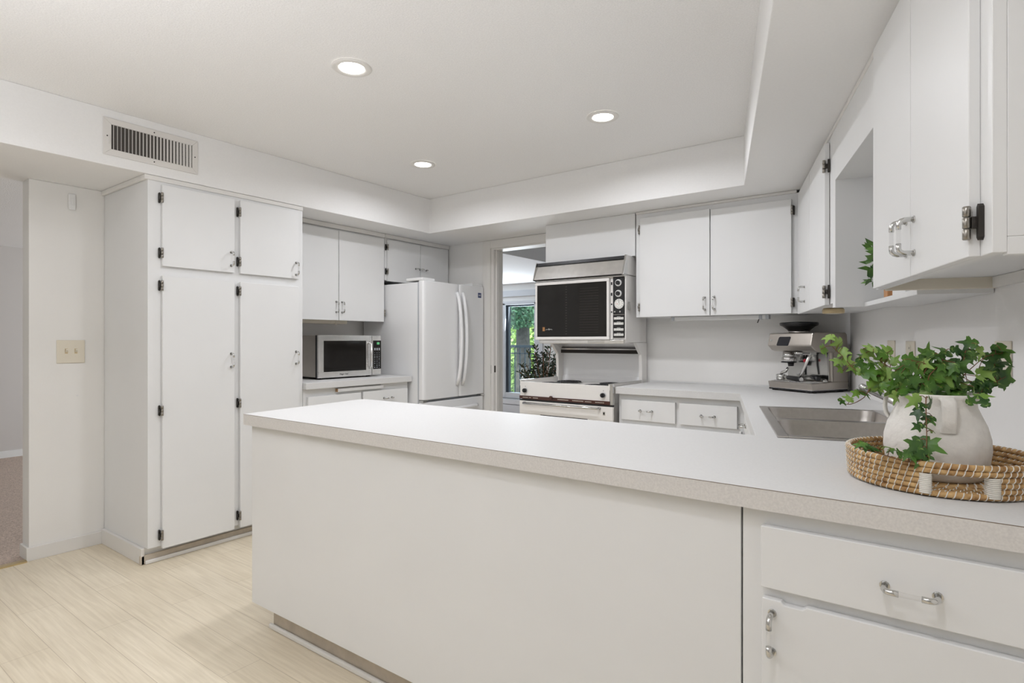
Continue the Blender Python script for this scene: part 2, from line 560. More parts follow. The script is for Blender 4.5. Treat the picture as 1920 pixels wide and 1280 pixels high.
structure('trim_4', MB().box(-7.4, -4.7, YF - .03, YF, 1.935, 2.03), M_frame, 'grey board above the dining room window', 'trim')
wf = MB()
wf.box(-5.685, -5.60, YF - .02, YF + .1, .30, 1.83)
wf.box(-5.03, -4.87, YF - .02, YF + .0, .30, 1.83)
wf.box(-5.60, -4.93, YF - .015, YF + .1, .30, .385)
wf.box(-7.3, -5.685, YF - .015, YF + .1, .30, .385)
wf.box(-7.3, -4.87, YF - .02, YF + .1, 1.80, 1.86)
win = structure('window_1', wf, M_frame, 'grey framed dining room window over the balcony', 'window', .004)
fr = MB()
fr.box(-5.60, -5.549, YF + .01, YF + .07, .385, 1.80); fr.box(-4.975, -4.93, YF + .01, YF + .07, .385, 1.80)
fr.box(-5.549, -4.975, YF + .01, YF + .07, 1.775, 1.80)
fr.build('sash', M_rail, win)
MB().box(-5.549, -4.975, YF + .035, YF + .041, .385, 1.775).build('pane', M_glass, win)
MB().box(-7.3, -5.685, YF + .035, YF + .041, .385, 1.80).build('pane', M_glass, win)
mbh = MB().box(-5.71, -5.688, YF - .06, YF - .045, .66, .80).box(-5.705, -5.693, YF - .05, YF - .01, .67, .69).box(-5.705, -5.693, YF - .05, YF - .01, .77, .79)
mbh.build('handle', M_black, win)
ht = thing('baseboard_heater', (-5.8, YF - .06, 0), 'long grey blue baseboard heater under the dining room window', 'heater')
MB().box(-7.3, -4.8, YF - .075, YF - .001, .205, .285).build('cover', M_frame, ht, .004)
MB().box(-7.3, -4.8, YF - .07, YF - .001, .062, .198).build('front_panel', M_frame, ht, .004)
MB().box(-7.3, -4.8, YF - .055, YF - .001, 0, .062).build('base', M_dark, ht)

# ---- outside the dining room window
structure('ground', MB().box(-40, 25, 9.9, 60, -2.7, -2.6), M_grass, 'lawn beyond the balcony', 'ground')
structure('path', MB().box(-40, 25, 15.5, 22, -2.6, -2.57), M_paving, 'pale paved drive beyond the balcony', 'path')
structure('balcony', MB().box(-9.5, -2, YF + .12, 9.4, -.2, .0), M_paving, 'balcony deck outside the dining room', 'deck')
rl = thing('balcony_railing', (-6.5, 9.2, 0), 'dark blue metal railing with upright bars outside the dining window', 'railing')
MB().box(-9.5, -2, 9.17, 9.23, 1.085, 1.135).build('top_rail', M_rail, rl, .003)
MB().box(-9.5, -2, 9.19, 9.21, .96, .98).build('middle_rail', M_rail, rl)
MB().box(-9.5, -2, 9.185, 9.215, .08, .115).build('bottom_rail', M_rail, rl)
for i in range(14):
    x = -7.66 + i * .122
    MB().box(x - .010, x + .010, 9.19, 9.21, .1, 1.09).build('baluster', M_rail, rl)
for x in (-8.6, -5.6, -3.6):
    MB().box(x - .03, x + .03, 9.17, 9.23, 0, 1.1).build('post', M_rail, rl)

random.seed(5)


def leaf_cloud(mb, c, rad, n, size, mat=0):
    for _ in range(n):
        while True:
            p = Vector((random.uniform(-1, 1), random.uniform(-1, 1), random.uniform(-1, 1)))
            if .25 < p.length < 1: break
        p = Vector((p.x * rad[0], p.y * rad[1], p.z * rad[2])) + Vector(c)
        a = Vector((random.gauss(0, 1), random.gauss(0, 1), random.gauss(0, 1))).normalized()
        b = a.orthogonal().normalized(); s = size * random.uniform(.6, 1.3)
        mb.add([p - a * s, p + b * s * .55, p + a * s, p - b * s * .55], [(0, 1, 2, 3)], mat)


def tree(name, x, y, trunk_r, trunk_h, blobs, mat, label, n=700, size=.16):
    t = thing(name, (x, y, -2.6), label, 'tree')
    MB().tube([(x, y, -2.6), (x + .02, y, 0), (x - .03, y, trunk_h)], [trunk_r * 1.25, trunk_r, trunk_r * .7], 12).build('trunk', M_bark, t)
    m = MB()
    for (dx, dy, z, rx, rz) in blobs:
        leaf_cloud(m, (x + dx, y + dy, z), (rx, rx, rz), n, size)
    m.build('foliage', mat, t)
    return t


tree('shade_tree', -9.17, 13.0, .22, 3.0, [(.15, -.6, 2.15, 1.0, .62), (-1.2, 0, 3.0, 1.6, .8), (1.2, .1, 2.7, 1.3, .8)], M_tree1, 'large shade tree with a straight grey trunk behind the railing', 3600, .055)
tree('leafy_tree', -13.0, 17.5, .15, 2.0, [(0, 0, 1.4, 1.5, 2.0), (.4, .4, .2, 1.4, 1.2)], M_tree2, 'sunlit yellow green tree left of the grey trunk', 2600, .085)
tree('leafy_tree', -9.6, 17.6, .15, 2.0, [(-.3, 0, 1.2, 1.4, 1.7), (1.2, .6, 1.4, 1.6, 1.6)], M_tree2, 'sunlit yellow green tree right of the grey trunk', 2600, .085)
tree('tall_tree', -19.0, 28.0, .3, 4.0, [(0, 0, 3.8, 4.5, 4.5), (6.5, 1, 3.2, 4.5, 4.6), (-6, 0, 3.0, 4.2, 4.4)], M_tree3, 'tall blue green trees far beyond the drive', 2600, .25)
sh = thing('shrub', (-11.3, 15.0, -2.6), 'dark low shrubs in front of the paved drive', 'shrub')
m_ = MB()
for k in range(5):
    leaf_cloud(m_, (-13.2 + k * 1.0, 14.9 + .2 * (k % 2), -1.7 + .15 * (k % 3)), (.7, .5, .85), 420, .1)
m_.build('foliage', M_tree1, sh)
MB().tube([(-11.3, 15, -2.6), (-11.3, 15, -1.6)], .05, 8).build('stem', M_bark, sh)

# house plant standing in the dining room
hp = thing('floor_plant', (-4.17, 6.4, 0), 'dark leafy plant in a pot in the dining room by the doorway', 'plant')
MB().lathe([(.12, 0), (.17, .30), (.175, .32), (.15, .32)], (-4.17, 6.4, 0), 24).build('pot', M_frame, hp)
m_ = MB(); st = MB()
for k in range(24):
    a = 2.4 * k; rr = .05 + .011 * k
    top = Vector((-4.17 + rr * math.cos(a) * 1.25, 6.4 + rr * math.sin(a), random.uniform(.68, 1.17)))
    if k in (2, 5): top = Vector((-4.17 - .30 - .06 * (k == 5), 6.35, .80))
    base = Vector((-4.17, 6.4, .3)); mid = base.lerp(top, .5) + Vector((0, 0, .06))
    st.tube([base, mid, top], .005, 6)
    for q in range(44):
        t = .3 + .7 * q / 43
        p = (base.lerp(mid, t * 2) if t < .5 else mid.lerp(top, t * 2 - 1))
        d = Vector((random.gauss(0, 1), random.gauss(0, 1), random.gauss(.5, .7))).normalized()
        b = d.orthogonal().normalized(); s = random.uniform(.022, .040)
        m_.add([p, p + d * s + b * s * .35, p + d * 2 * s, p + d * s - b * s * .35], [(0, 1, 2, 3)])
m_.build('foliage', M_leafd, hp); st.build('stem', M_stem, hp)

# louvred closet doors behind the viewpoint (seen in the oven glass)
for i, (x0, lab) in enumerate(((-1.9, 'dark louvred folding closet door behind the viewpoint, nearer the carpeted room'), (-1.22, 'dark louvred folding closet door behind the viewpoint, nearer the right wall'))):
    t = thing('louvred_door', (x0 + .32, -2.6, 0), lab, 'door', 'louvred closet doors')
    fm = MB().box(x0, x0 + .08, -2.62, -2.58, 0, 2.05).box(x0 + .56, x0 + .64, -2.62, -2.58, 0, 2.05).box(x0 + .08, x0 + .56, -2.62, -2.58, 1.95, 2.05).box(x0 + .08, x0 + .56, -2.62, -2.58, 0, .12)
    fm.build('frame', M_cab, t)
    sl = MB()
    for k in range(30):
        z = .15 + k * .06
        sl.add([(x0 + .08, -2.585, z), (x0 + .56, -2.585, z), (x0 + .56, -2.612, z + .05), (x0 + .08, -2.612, z + .05)], [(0, 1, 2, 3)])
    sl.build('slats', M_cab, t)

# ================================================================== CEILING LAMPS AND VENT
for i, (x, y, lab) in enumerate(((-2.045, 1.60, 'recessed ceiling lamp nearest the pantry, largest of the three in view'),
                                 (-1.416, 2.745, 'recessed ceiling lamp nearest the right wall cupboards'),
                                 (-2.778, 2.763, 'recessed ceiling lamp nearest the refrigerator'),
                                 (-.30, .30, 'recessed ceiling lamp above the viewpoint'),
                                 (-2.75, -.15, 'unseen recessed ceiling lamp added behind the viewpoint to brighten the plank floor'))):  # last lamp is unseen, added to brighten the floor and stub wall
    t = thing('recessed_lamp', (x, y, ZC), lab, 'ceiling lamp', 'recessed ceiling lamps')
    ring = MB().lathe([(.084, -.001), (.086, -.005), (.080, -.009), (.060, -.0085), (.055, -.005)], (x, y, ZC), 40, cap=False)
    ring.build('trim_ring', M_trim, t)
    MB().lathe([(.0545, -.0062), (.050, -.0072), (.0005, -.0076)], (x, y, ZC), 32).build('lens', M_lens, t)
    d = bpy.data.lights.new('downlight', 'AREA'); d.shape = 'DISK'; d.size = .11; d.energy = (7.4, 8.4, 6.2, 4.6, 5.4)[i]; d.color = (.965, .983, 1.045); d.spread = math.radians(168)
    lo = bpy.data.objects.new('downlight', d); lo.location = (0, 0, -.02); COL.objects.link(lo); lo.parent = t

# unseen floor lamp added behind the viewpoint, fills the room off the ceiling
fl = thing('fill_floor_lamp', (-1.5, -.6, 0), 'unseen uplighter floor lamp added behind the viewpoint to brighten the room', 'floor lamp')
MB().lathe([(.15, 0), (.15, .015), (.03, .03), (.001, .03)], (-1.5, -.6, 0), 32).build('base', M_steel, fl)
MB().tube([(-1.5, -.6, .02), (-1.5, -.6, 1.26)], .012, 12).build('pole', M_steel, fl)
MB().lathe([(.02, 1.25), (.10, 1.27), (.155, 1.305), (.153, 1.306), (.098, 1.274), (.001, 1.26)], (-1.5, -.6, 0), 36, cap=False).build('bowl_shade', M_steel, fl)
d = bpy.data.lights.new('fill_uplight', 'AREA'); d.shape = 'DISK'; d.size = .28; d.energy = 36; d.color = (.965, .983, 1.045)
lo = bpy.data.objects.new('fill_uplight', d); lo.location = (0, 0, 1.312); lo.rotation_euler = (math.pi, 0, 0); COL.objects.link(lo); lo.parent = fl

vent = thing('air_vent', (-3.43, 1.355, 2.186), 'rectangular white air vent with upright fins set in the left soffit', 'vent')
T = face_left(-3.43)
v0, v1, w0, w1 = 1.121, 1.590, 2.187, 2.379
i0, i1, j0, j1 = 1.158, 1.559, 2.220, 2.347
fm = MB(T)
fm.prism([(v0, w0), (v1, w0), (i1, j0), (i0, j0)], 1, -.007, -.0005); fm.prism([(v0, w1), (i0, j1), (i1, j1), (v1, w1)], 1, -.007, -.0005)
fm.prism([(v0, w0), (i0, j0), (i0, j1), (v0, w1)], 1, -.007, -.0005); fm.prism([(v1, w0), (v1, w1), (i1, j1), (i1, j0)], 1, -.007, -.0005)
fm.build('frame', M_grille, vent, .0015)
MB(T).box(i0, i1, -.0012, -.0004, j0, j1).build('duct', M_duct, vent)
for k in range(23):
    u = i0 + .010 + k * .0173
    ang = math.radians(15 - 2.1 * k)
    dx, dy = math.sin(ang) * .0075, .0042
    MB(T).prism([(u - dx - .001, -.0095), (u - dx + .0012, -.0095), (u + dx + .0012, -.0018), (u + dx - .001, -.0018)], 2, j0 - .001, j1 + .001).build('fin', M_grille, vent)
wires = MB(T)
for k in range(4):
    wires.box(i0, i1, -.0022, -.0013, j0 + .024 + k * .026, j0 + .028 + k * .026)
wires.build('cross_bars', M_duct, vent)
for (u, z) in ((v0 + .018, 2.284), (v1 - .016, 2.284), (1.36, 2.363), (1.36, 2.203)):
    MB(T).disc((u, -.007, z), (0, -1, 0), .0035, .0012, 10).build('screw', M_pewter, vent)
MB(T).box(i0 - .012, i0 - .008, -.012, -.007, 2.245, 2.285).build('damper_lever', M_grille, vent)

# ================================================================== LEFT WALL FITTINGS
sw = thing('light_switch', (XL, 1.167, 1.097), 'ivory double light switch plate on the left stub wall', 'light switch')
T = face_left(XL)
MB(T).box(1.099, 1.235, -.006, -.0003, 1.097, 1.231).build('plate', M_ivory, sw, .002)
for u in (1.145, 1.191):
    MB(T).prism([(-.006, 1.160), (-.0165, 1.172), (-.0165, 1.180), (-.006, 1.176)], 0, u - .0045, u + .0045).build('toggle', M_ivory, sw)
    MB(T).box(u - .007, u + .007, -.0064, -.0058, 1.152, 1.182).build('toggle_slot', M_brass, sw)
    for z in (1.135, 1.197):
        MB(T).disc((u, -.006, z), (0, -1, 0), .003, .001, 8).build('screw', M_ivory, sw)
sn = thing('wall_sensor', (XL, 1.171, 1.992), 'small white sensor high on the left stub wall', 'sensor')
MB(T).box(1.154, 1.189, -.014, -.0003, 1.992, 2.086).build('body', M_white, sn, .006, 3)
MB(T).box(1.165, 1.178, -.0165, -.0138, 2.02, 2.06).build('button', M_white, sn, .002)
MB(T).disc((1.20, -.0002, 0.905), (0, -1, 0), .004, .006, 10).build('wall_anchor', M_white, None)
tag(bpy.data.objects['wall_anchor'], 'tiny white wall anchor below the ivory light switch', 'wall anchor')
# ================================================================== PANTRY
XP = -3.44
T = face_left(XP)
pn = thing('pantry_cabinet', (XP, 1.83, 0), 'tall white pantry cabinet with four doors beside the left stub wall', 'cabinet')
b = MB(T)
b.box(1.335, 2.285, .002, .615, .092, 2.108)
b.box(1.335, 2.285, .055, .615, 0, .092)
b.build('body', M_cab, pn, .0015)
MB(T).box(1.318, 2.285, -.006, .05, 2.106, ZS - .001).box(1.318, 1.335, .05, .617, 2.106, ZS - .001).build('top_moulding', M_trim, pn, .004)
MB(T).box(1.312, 2.285, .040, .055, 0, .05).build('toe_kick', M_toe, pn, .003)
MB(T).box(1.318, 1.335, .040, .617, 0, .088).build('base_trim', M_trim, pn, .003)
MB(T).box(1.335, 2.285, .028, .040, 0, .022).build('quarter_round', M_trim, pn, .006, 3)
for (u0, u1, z0, z1, hz, hg) in ((1.402, 1.806, 1.640, 2.090, 1.722, (2.016, 1.712)), (1.842, 2.244, 1.640, 2.090, 1.706, (2.016, 1.712)),
                                 (1.402, 1.806, .080, 1.588, 1.109, (1.532, .842, .156)), (1.842, 2.244, .080, 1.588, 1.114, (1.532, .846, .156))):
    door(T, pn, u0, u1, z0, z1, (u1 - .022, hz), True, hg)

# ================================================================== CUPBOARDS OVER THE MICROWAVE AND THE REFRIGERATOR
XU = -3.745
T = face_left(XU)
uc = thing('wall_cabinet', (XU, 2.87, 1.385), 'two-door white wall cupboard over the steel microwave', 'wall cabinet')
MB(T).box(2.29, 3.268, .002, .31, 1.392, 2.098).build('body', M_cab, uc, .0015)
door(T, uc, 2.405, 2.790, 1.385, 2.085, (2.768, 1.488), True, (), -1)
door(T, uc, 2.796, 3.250, 1.385, 2.085, (2.822, 1.488), True, (1.46,), 1)
MB(T).box(2.29, 3.268, -.012, .01, 2.098, ZS - .001).build('top_moulding', M_trim, uc, .004)
lt = thing('under_cabinet_light', (XU - .16, 2.65, 1.36), 'beige strip lamp under the cupboard over the steel microwave', 'strip light')
MB(T).box(2.36, 2.98, .12, .20, 1.362, 1.391).build('housing', M_ivory, lt, .004)
MB(T).box(2.86, 2.88, .118, .122, 1.355, 1.38).build('switch', M_ivory, lt)

fcb = thing('wall_cabinet', (XU, 3.68, 1.735), 'short two-door white cupboard above the refrigerator', 'wall cabinet')
MB(T).box(3.272, 4.066, .002, .31, 1.74, 2.098).build('body', M_cab, fcb, .0015)
door(T, fcb, 3.292, 3.672, 1.733, 2.085, (3.655, 1.868), False, (2.02, 1.815), -1, hlen=.05)
door(T, fcb, 3.677, 4.040, 1.733, 2.085, (3.705, 1.865), False, (), 1)
MB(T).box(3.272, 4.066, -.012, .01, 2.098, ZS - .001).build('top_moulding', M_trim, fcb, .004)

# ================================================================== LEFT BASE CABINET, WORKTOP, MICROWAVE
XB = -3.445
T = face_left(XB)
lb = thing('base_cabinet', (XB, 2.78, 0), 'white base cabinet under the microwave counter, with a pull-out board', 'base cabinet')
MB(T).box(2.291, 3.252, .002, .60, .09, ZTL - .046).box(2.291, 3.252, .06, .60, 0, .09).build('body', M_cab, lb, .0015)
MB(T).box(2.555, 2.975, -.026, .004, .861, .884, 0).box(2.552, 2.556, -.0262, .004, .8605, .8845, 1).build('pull_out_board', [M_cab, M_woodedge], lb, .0015)
d1 = door(T, lb, 2.318, 2.765, .66, .842, (2.54, .78), False, (), -1, name='drawer')
d2 = door(T, lb, 2.787, 3.235, .66, .845, (3.025, .782), False, (), -1, name='drawer')
door(T, lb, 2.318, 2.765, .10, .64, (2.74, .55), True)
door(T, lb, 2.787, 3.235, .10, .64, (2.81, .55), True)
wt = MB().prism([(-4.058, 2.288), (-3.405, 2.288), (-3.405, 3.264), (-4.058, 3.264)], 2, ZTL - .045, ZTL).build('worktop', M_top, None, .003)
tag(wt, 'short white laminate worktop between the pantry and the refrigerator', 'worktop')

XM = -3.62
T = face_left(XM)
mw = thing('microwave', (XM - .2, 2.82, ZTL), 'steel countertop microwave with a dark window on the left worktop', 'microwave')
y0, y1, zb, zt = 2.524, 3.111, .952, 1.268
MB(T).box(y0 + .006, y1 - .006, .022, .40, zb + .004, zt - .003).build('casing', M_taupe, mw, .004)
MB(T).box(y0 + .001, y1 - .001, .004, .024, zb + .002, zt - .001).build('front_gasket', M_black, mw)
ys = 3.018
dr = MB(T)
dr.box(y0, ys, -.014, .004, 1.226, zt); dr.box(y0, ys, -.014, .004, zb, .996)
dr.box(y0, 2.570, -.014, .004, .996, 1.226); dr.box(2.962, ys, -.014, .004, .996, 1.226)
do = dr.build('door', M_steel, mw, .002)
MB(T).box(2.570, 2.962, -.010, .002, .996, 1.226).build('window', M_blackg, do)
hb = MB(T).tube([(2.992, -.014, 1.012), (2.992, -.038, 1.022), (2.992, -.040, 1.11), (2.992, -.038, 1.20), (2.992, -.014, 1.212)], .010, 10)
hb.build('handle', M_steel, do)
text_part('lettering', 'Magic Chef', T @ Matrix.Translation((2.75, -.0145, .974)), .017, M_black, do)
cp = MB(T).box(ys + .004, y1, -.014, .004, zb + .004, zt - .002).build('control_panel', M_steel, mw, .002)
MB(T).box(3.030, y1 + .0005, -.0152, -.010, 1.000, 1.228).build('keypad', M_blackg, cp)
MB(T).box(3.068, 3.094, -.0158, -.0150, 1.196, 1.214).build('display', M_green, cp)
keys = MB(T)
random.seed(2)
for r in range(3):
    keys.box(3.042 + r * .022, 3.054 + r * .022, -.0158, -.015, 1.150, 1.168)
for q in range(8):
    for r in range(3):
        s = random.uniform(.0022, .0042)
        keys.box(3.046 + r * .023 - s, 3.046 + r * .023 + s, -.0158, -.015, 1.013 + q * .0165 - s * .8, 1.013 + q * .0165 + s * .8)
keys.build('key_markings', M_frame, cp)
for (y, v) in ((y0 + .05, .05), (y1 - .08, .05), (y0 + .05, .36), (y1 - .08, .36)):
    MB(T).tube([(y, v, ZTL + .0005), (y, v, zb + .004)], .016, 12).build('foot', M_rubber, mw)

# ================================================================== REFRIGERATOR
XF = -3.285
T = face_left(XF)
rf = thing('refrigerator', (XF - .35, 3.66, 0), 'white french door refrigerator between the left worktop and the doorway', 'refrigerator')
ya, yb = 3.270, 4.045
MB(T).box(ya + .006, yb - .006, .062, .74, .03, 1.700).build('cabinet', M_app, rf, .004)
MB(T).box(ya + .002, yb - .002, .052, .064, .05, 1.700).build('gasket', M_frame, rf)
ysm = 3.706
for (a, c, hy, sgn, lab) in ((ya, ysm - .003, ysm - .034, 1, None), (ysm + .003, yb, ysm + .034, -1, None)):
    dd = MB(T).prism([(a, .052), (a, .012), (a + .012, .002), (a + .03, 0), (c - .03, 0), (c - .012, .002), (c, .012), (c, .052)], 2, .747, 1.712, smooth=False).build('door', M_app, rf, .006, 3)
    pts = []
    for k in range(15):
        t = k / 14; z = .85 + t * .79
        bow = math.sin(math.pi * t)
        pts.append((hy + sgn * .0 , -.004 - .052 * bow ** .6, z))
    MB(T).tube(pts, [.0155] * 15, 12).build('handle', M_app, dd)
    if sgn < 0:
        bd = MB(T).box(3.955, 4.000, -.0016, .0005, 1.612, 1.656).build('badge', M_blue, dd, .001)
        text_part('badge_lettering', 'LG', T @ Matrix.Translation((3.9775, -.0018, 1.634)), .024, M_white, dd)
fz = MB(T).prism([(ya, .052), (ya, .012), (ya + .03, 0), (yb - .03, 0), (yb, .012), (yb, .052)], 2, .08, .727).build('freezer_drawer', M_app, rf, .006, 3)
pts = [(ya + .10 + k * .0475, -.004 - .045 * math.sin(math.pi * k / 12) ** .5, .655) for k in range(13)]
MB(T).tube(pts, .016, 12).build('handle', M_app, fz)
MB(T).box(ya + .01, yb - .01, .03, .06, .0, .075).build('kick_grille', M_frame, rf)
for (a, c) in ((ya + .002, ya + .15), (yb - .15, yb - .002)):
    MB(T).box(a, c, .015, .20, 1.7125, 1.737).build('hinge_cover', M_white, rf, .006, 3)
MB(T).box(ya + .0, ya + .05, .0, .05, .729, .744).build('hinge_plate', M_chrome, rf, .002)
MB(T).box(yb - .05, yb, .0, .05, .729, .744).build('hinge_plate', M_chrome, rf, .002)

# ================================================================== OVER AND UNDER RANGE
RX0, RX1 = -2.463, -1.727
YO = 3.69
rg = thing('range_oven', (-2.095, 3.7, 0), 'vintage white range with an eye level dark glass upper oven', 'range')
B = MB()
# lower body
B.box(RX0 + .004, RX1 - .004, 3.47, 4.05, .09, .90)
B.box(RX0 + .02, RX1 - .02, 3.52, 4.05, 0, .09)
B.build('body', M_enam, rg, .002)
ck = MB().box(RX0 + .003, RX1 - .003, 3.45, 4.05, .80, .898)
ck.box(RX0, RX0 + .012, 3.45, 3.965, .895, .936).box(RX1 - .012, RX1, 3.45, 3.965, .895, .936)
ck.prism([(3.450, .895), (3.450, .926), (3.458, .926), (3.50, .903), (3.50, .895)], 0, RX0 + .012, RX1 - .012)
ck.build('cooktop', M_enam, rg, .002)
MB().box(RX0 - .0015, RX0 + .013, 3.447, 3.965, .935, .938).build('side_rail', M_chrome, rg, .001)
MB().box(RX1 - .013, RX1 + .0015, 3.447, 3.965, .935, .938).build('side_rail', M_chrome, rg, .001)
MB().box(RX1 + .002, RX1 + .022, 3.447, 3.475, .80, .936).build('end_cap', M_chrome, rg, .001)
MB().box(RX0, RX1, 3.446, 3.452, .800, .823).build('brown_strip', M_brown, rg)
sc = MB()
random.seed(9)
for (a, c, z) in ((.03, .07, .811), (.085, .10, .811), (.12, .165, .811), (.33, .42, .812), (.45, .53, .812), (.55, .60, .811), (.63, .69, .811)):
    x = RX0 + a
    while x < RX0 + c:
        w = random.uniform(.003, .007)
        sc.box(x, x + w, 3.4452, 3.4465, z - .002, z + .002); x += w + .002
sc.build('strip_markings', M_ivory, rg)
for x in (-2.412, -1.775):
    kn = MB().disc((x, 3.450, .862), (0, -1, 0), .021, .003, 24, 0).disc((x, 3.447, .862), (0, -1, 0), .015, .018, 20, 1)
    kn.box(x - .003, x + .003, 3.424, 3.43, .850, .874, 1)
    kn.build('knob', [M_silver, M_black], rg)
    MB().box(x - .001, x + .001, 3.4492, 3.4502, .888, .896).build('knob_mark', M_black, rg)
MB().disc((-2.185, 3.446, .822), (0, -1, 0), .012, .012, 12).box(-2.19, -2.15, 3.440, 3.446, .818, .823).build('timer_slider', M_brown, rg)


def coil(cx, cy, z, r):
    mb = MB()
    for k in range(4):
        rr = r * (1 - k * .23)
        pts = [(cx + rr * math.cos(a * math.pi / 12), cy + rr * math.sin(a * math.pi / 12), z) for a in range(25)]
        mb.tube(pts, .0055, 6)
    mb.lathe([(r * 1.18, z - .012), (r * 1.22, z - .008), (r * 1.12, z - .006)], (cx, cy, 0), 28, 1, cap=False)
    mb.lathe([(r * 1.1, z - .013), (.001, z - .013)], (cx, cy, 0), 28, 0, cap=False)
    return mb.build('coil_burner', [M_black, M_chrome], rg)


for (x, y, r) in ((-2.285, 3.60, .072), (-2.265, 3.83, .090), (-1.905, 3.60, .090), (-1.915, 3.83, .072)):
    coil(x, y, .911, r)
# oven door
od = MB()
wx0, wx1, wz0, wz1 = -2.285, -1.895, .36, .693
od.box(RX0, RX1 + .022, 3.447, 3.468, .693, .786); od.box(RX0, RX1 + .022, 3.447, 3.468, .16, wz0)
od.box(RX0, wx0, 3.447, 3.468, wz0, .693); od.box(wx1, RX1 + .022, 3.447, 3.468, wz0, .693)
odo = od.build('oven_door', M_enam, rg, .003)
MB().box(wx0, wx1, 3.453, 3.462, wz0, .693).build('window', M_blackg, odo, .004)
MB().tube([(RX0 + .05, 3.447, .772), (RX0 + .053, 3.415, .772), (RX1 - .076, 3.415, .772), (RX1 - .073, 3.447, .772)], .0085, 12).build('handle', M_chrome, odo)
MB().box(-1.778, -1.760, 3.4455, 3.448, .728, .752, 0).box(-1.774, -1.764, 3.445, 3.446, .733, .747, 1).build('emblem', [M_chrome, M_black], odo)
MB().box(RX0, RX1 + .022, 3.449, 3.468, .787, .798).build('door_gap', M_black, rg)
# back panel and side wings
wg = MB()
wing = [(3.965, .90), (3.965, 1.005), (3.955, 1.125), (3.86, 1.212), (4.055, 1.212), (4.055, .90)]
wg.prism(wing, 0, RX0 - .004, RX0 + .022); wg.prism(wing, 0, RX1 - .022, RX1 + .004)
wg.build('side_wing', M_enam, rg, .003)
MB().prism([(4.02, .898), (4.02, .925), (4.035, .95), (4.035, 1.13), (4.05, 1.13), (4.05, .898)], 0, RX0 + .022, RX1 - .022).build('splash_panel', M_app, rg, .002)
MB().prism([(3.715, 1.206), (3.90, 1.206), (3.99, 1.165), (4.02, 1.125), (4.045, 1.125), (4.045, 1.213), (3.715, 1.213)], 0, RX0 + .022, RX1 - .022).build('hood_underside', M_steel, rg)
MB().box(RX0 + .02, RX1 - .02, 3.997, 4.012, 1.128, 1.166).build('exhaust_filter', M_dark, rg)
# upper oven
MB().box(RX0 + .0, RX1 + .0, YO + .012, 4.052, 1.214, 1.690).build('upper_oven_body', M_enam, rg, .003)
ff = MB()
ff.box(-2.474, RX1 + .004, YO - .002, YO + .013, 1.668, 1.690); ff.box(-1.842, -1.822, YO - .002, YO + .013, 1.236, 1.668); ff.box(-1.732, RX1 + .004, YO - .002, YO + .013, 1.236, 1.668)
ff.box(-1.822, -1.732, YO + .004, YO + .013, 1.236, 1.668)
ff.build('front_frame', M_enam, rg, .002)
ud = MB()
ud.box(-2.474, -1.845, YO - .020, YO + .006, 1.650, 1.672); ud.box(-2.474, -1.845, YO - .020, YO + .006, 1.234, 1.256)
ud.box(-2.474, -2.457, YO - .020, YO + .006, 1.256, 1.650); ud.box(-1.864, -1.845, YO - .020, YO + .006, 1.256, 1.650)
udo = ud.build('upper_oven_door', M_enam, rg, .003)
MB().box(-2.457, -1.864, YO - .016, YO + .0, 1.256, 1.650).build('window', M_blackg, udo)
MB().box(-2.408, -2.388, YO - .0168, YO - .0155, 1.300, 1.330, 0).build('copper_emblem', M_gold, udo, .001)
sq = MB().tube([(-2.380, YO - .0165, 1.309), (-2.365, YO - .0165, 1.313), (-2.350, YO - .0165, 1.309), (-2.335, YO - .0165, 1.314), (-2.320, YO - .0165, 1.310)], .0012, 6)
sq.box(-2.352, -2.348, YO - .017, YO - .0162, 1.311, 1.320)
sq.build('script_mark', M_paper, udo)
mt = MB()
for k in range(19):
    mt.box(-2.205, -2.192, YO - .0163, YO - .0158, 1.275 + k * .0195, 1.280 + k * .0195)
for k in range(18):
    mt.box(-2.085, -1.93, YO - .0163, YO - .0158, 1.285 + k * .019, 1.287 + k * .019)
mt.build('painted_louvre_reflection', M_dark, udo)  # dark bars painted on the glass as the louvred doors' reflection
for z, h in ((1.632, .010), (1.556, .011), (1.485, .005), (1.430, .005)):
    MB().box(-1.837, -1.827, YO - .004, YO - .001, z - h, z + h).build('catch', M_black, rg)
cpn = MB().box(-1.820, -1.733, YO - .006, YO + .006, 1.248, 1.676, 0).box(-1.820, -1.733, YO - .0075, YO - .005, 1.409, 1.412, 1).build('control_panel', [M_black, M_chrome], rg, .001)
for z in (1.634, 1.559):
    MB().disc((-1.777, YO - .006, z), (0, -1, 0), .0245, .006, 28, 0).disc((-1.777, YO - .012, z), (0, -1, 0), .015, .014, 20, 1).build('dial_knob', [M_silver, M_black], cpn)
dl = MB().disc((-1.771, YO - .006, 1.486), (0, -1, 0), .035, .007, 32, 0).box(-1.772, -1.770, YO - .0142, YO - .013, 1.486, 1.512, 1).box(-1.790, -1.771, YO - .0142, YO - .013, 1.485, 1.487, 2).disc((-1.771, YO - .013, 1.486), (0, -1, 0), .006, .004, 12, 0)
for k in range(12):
    a = k * math.pi / 6
    x, z = -1.771 + .028 * math.sin(a), 1.486 + .028 * math.cos(a)
    dl.box(x - .002, x + .002, YO - .0138, YO - .013, z - .002, z + .002, 1)
dl.build('clock_dial', [M_paper, M_black, M_red], cpn)
for x in (-1.803, -1.763):
    MB().disc((x, YO - .006, 1.431), (0, -1, 0), .006, .008, 12).build('push_button', M_chrome, cpn)
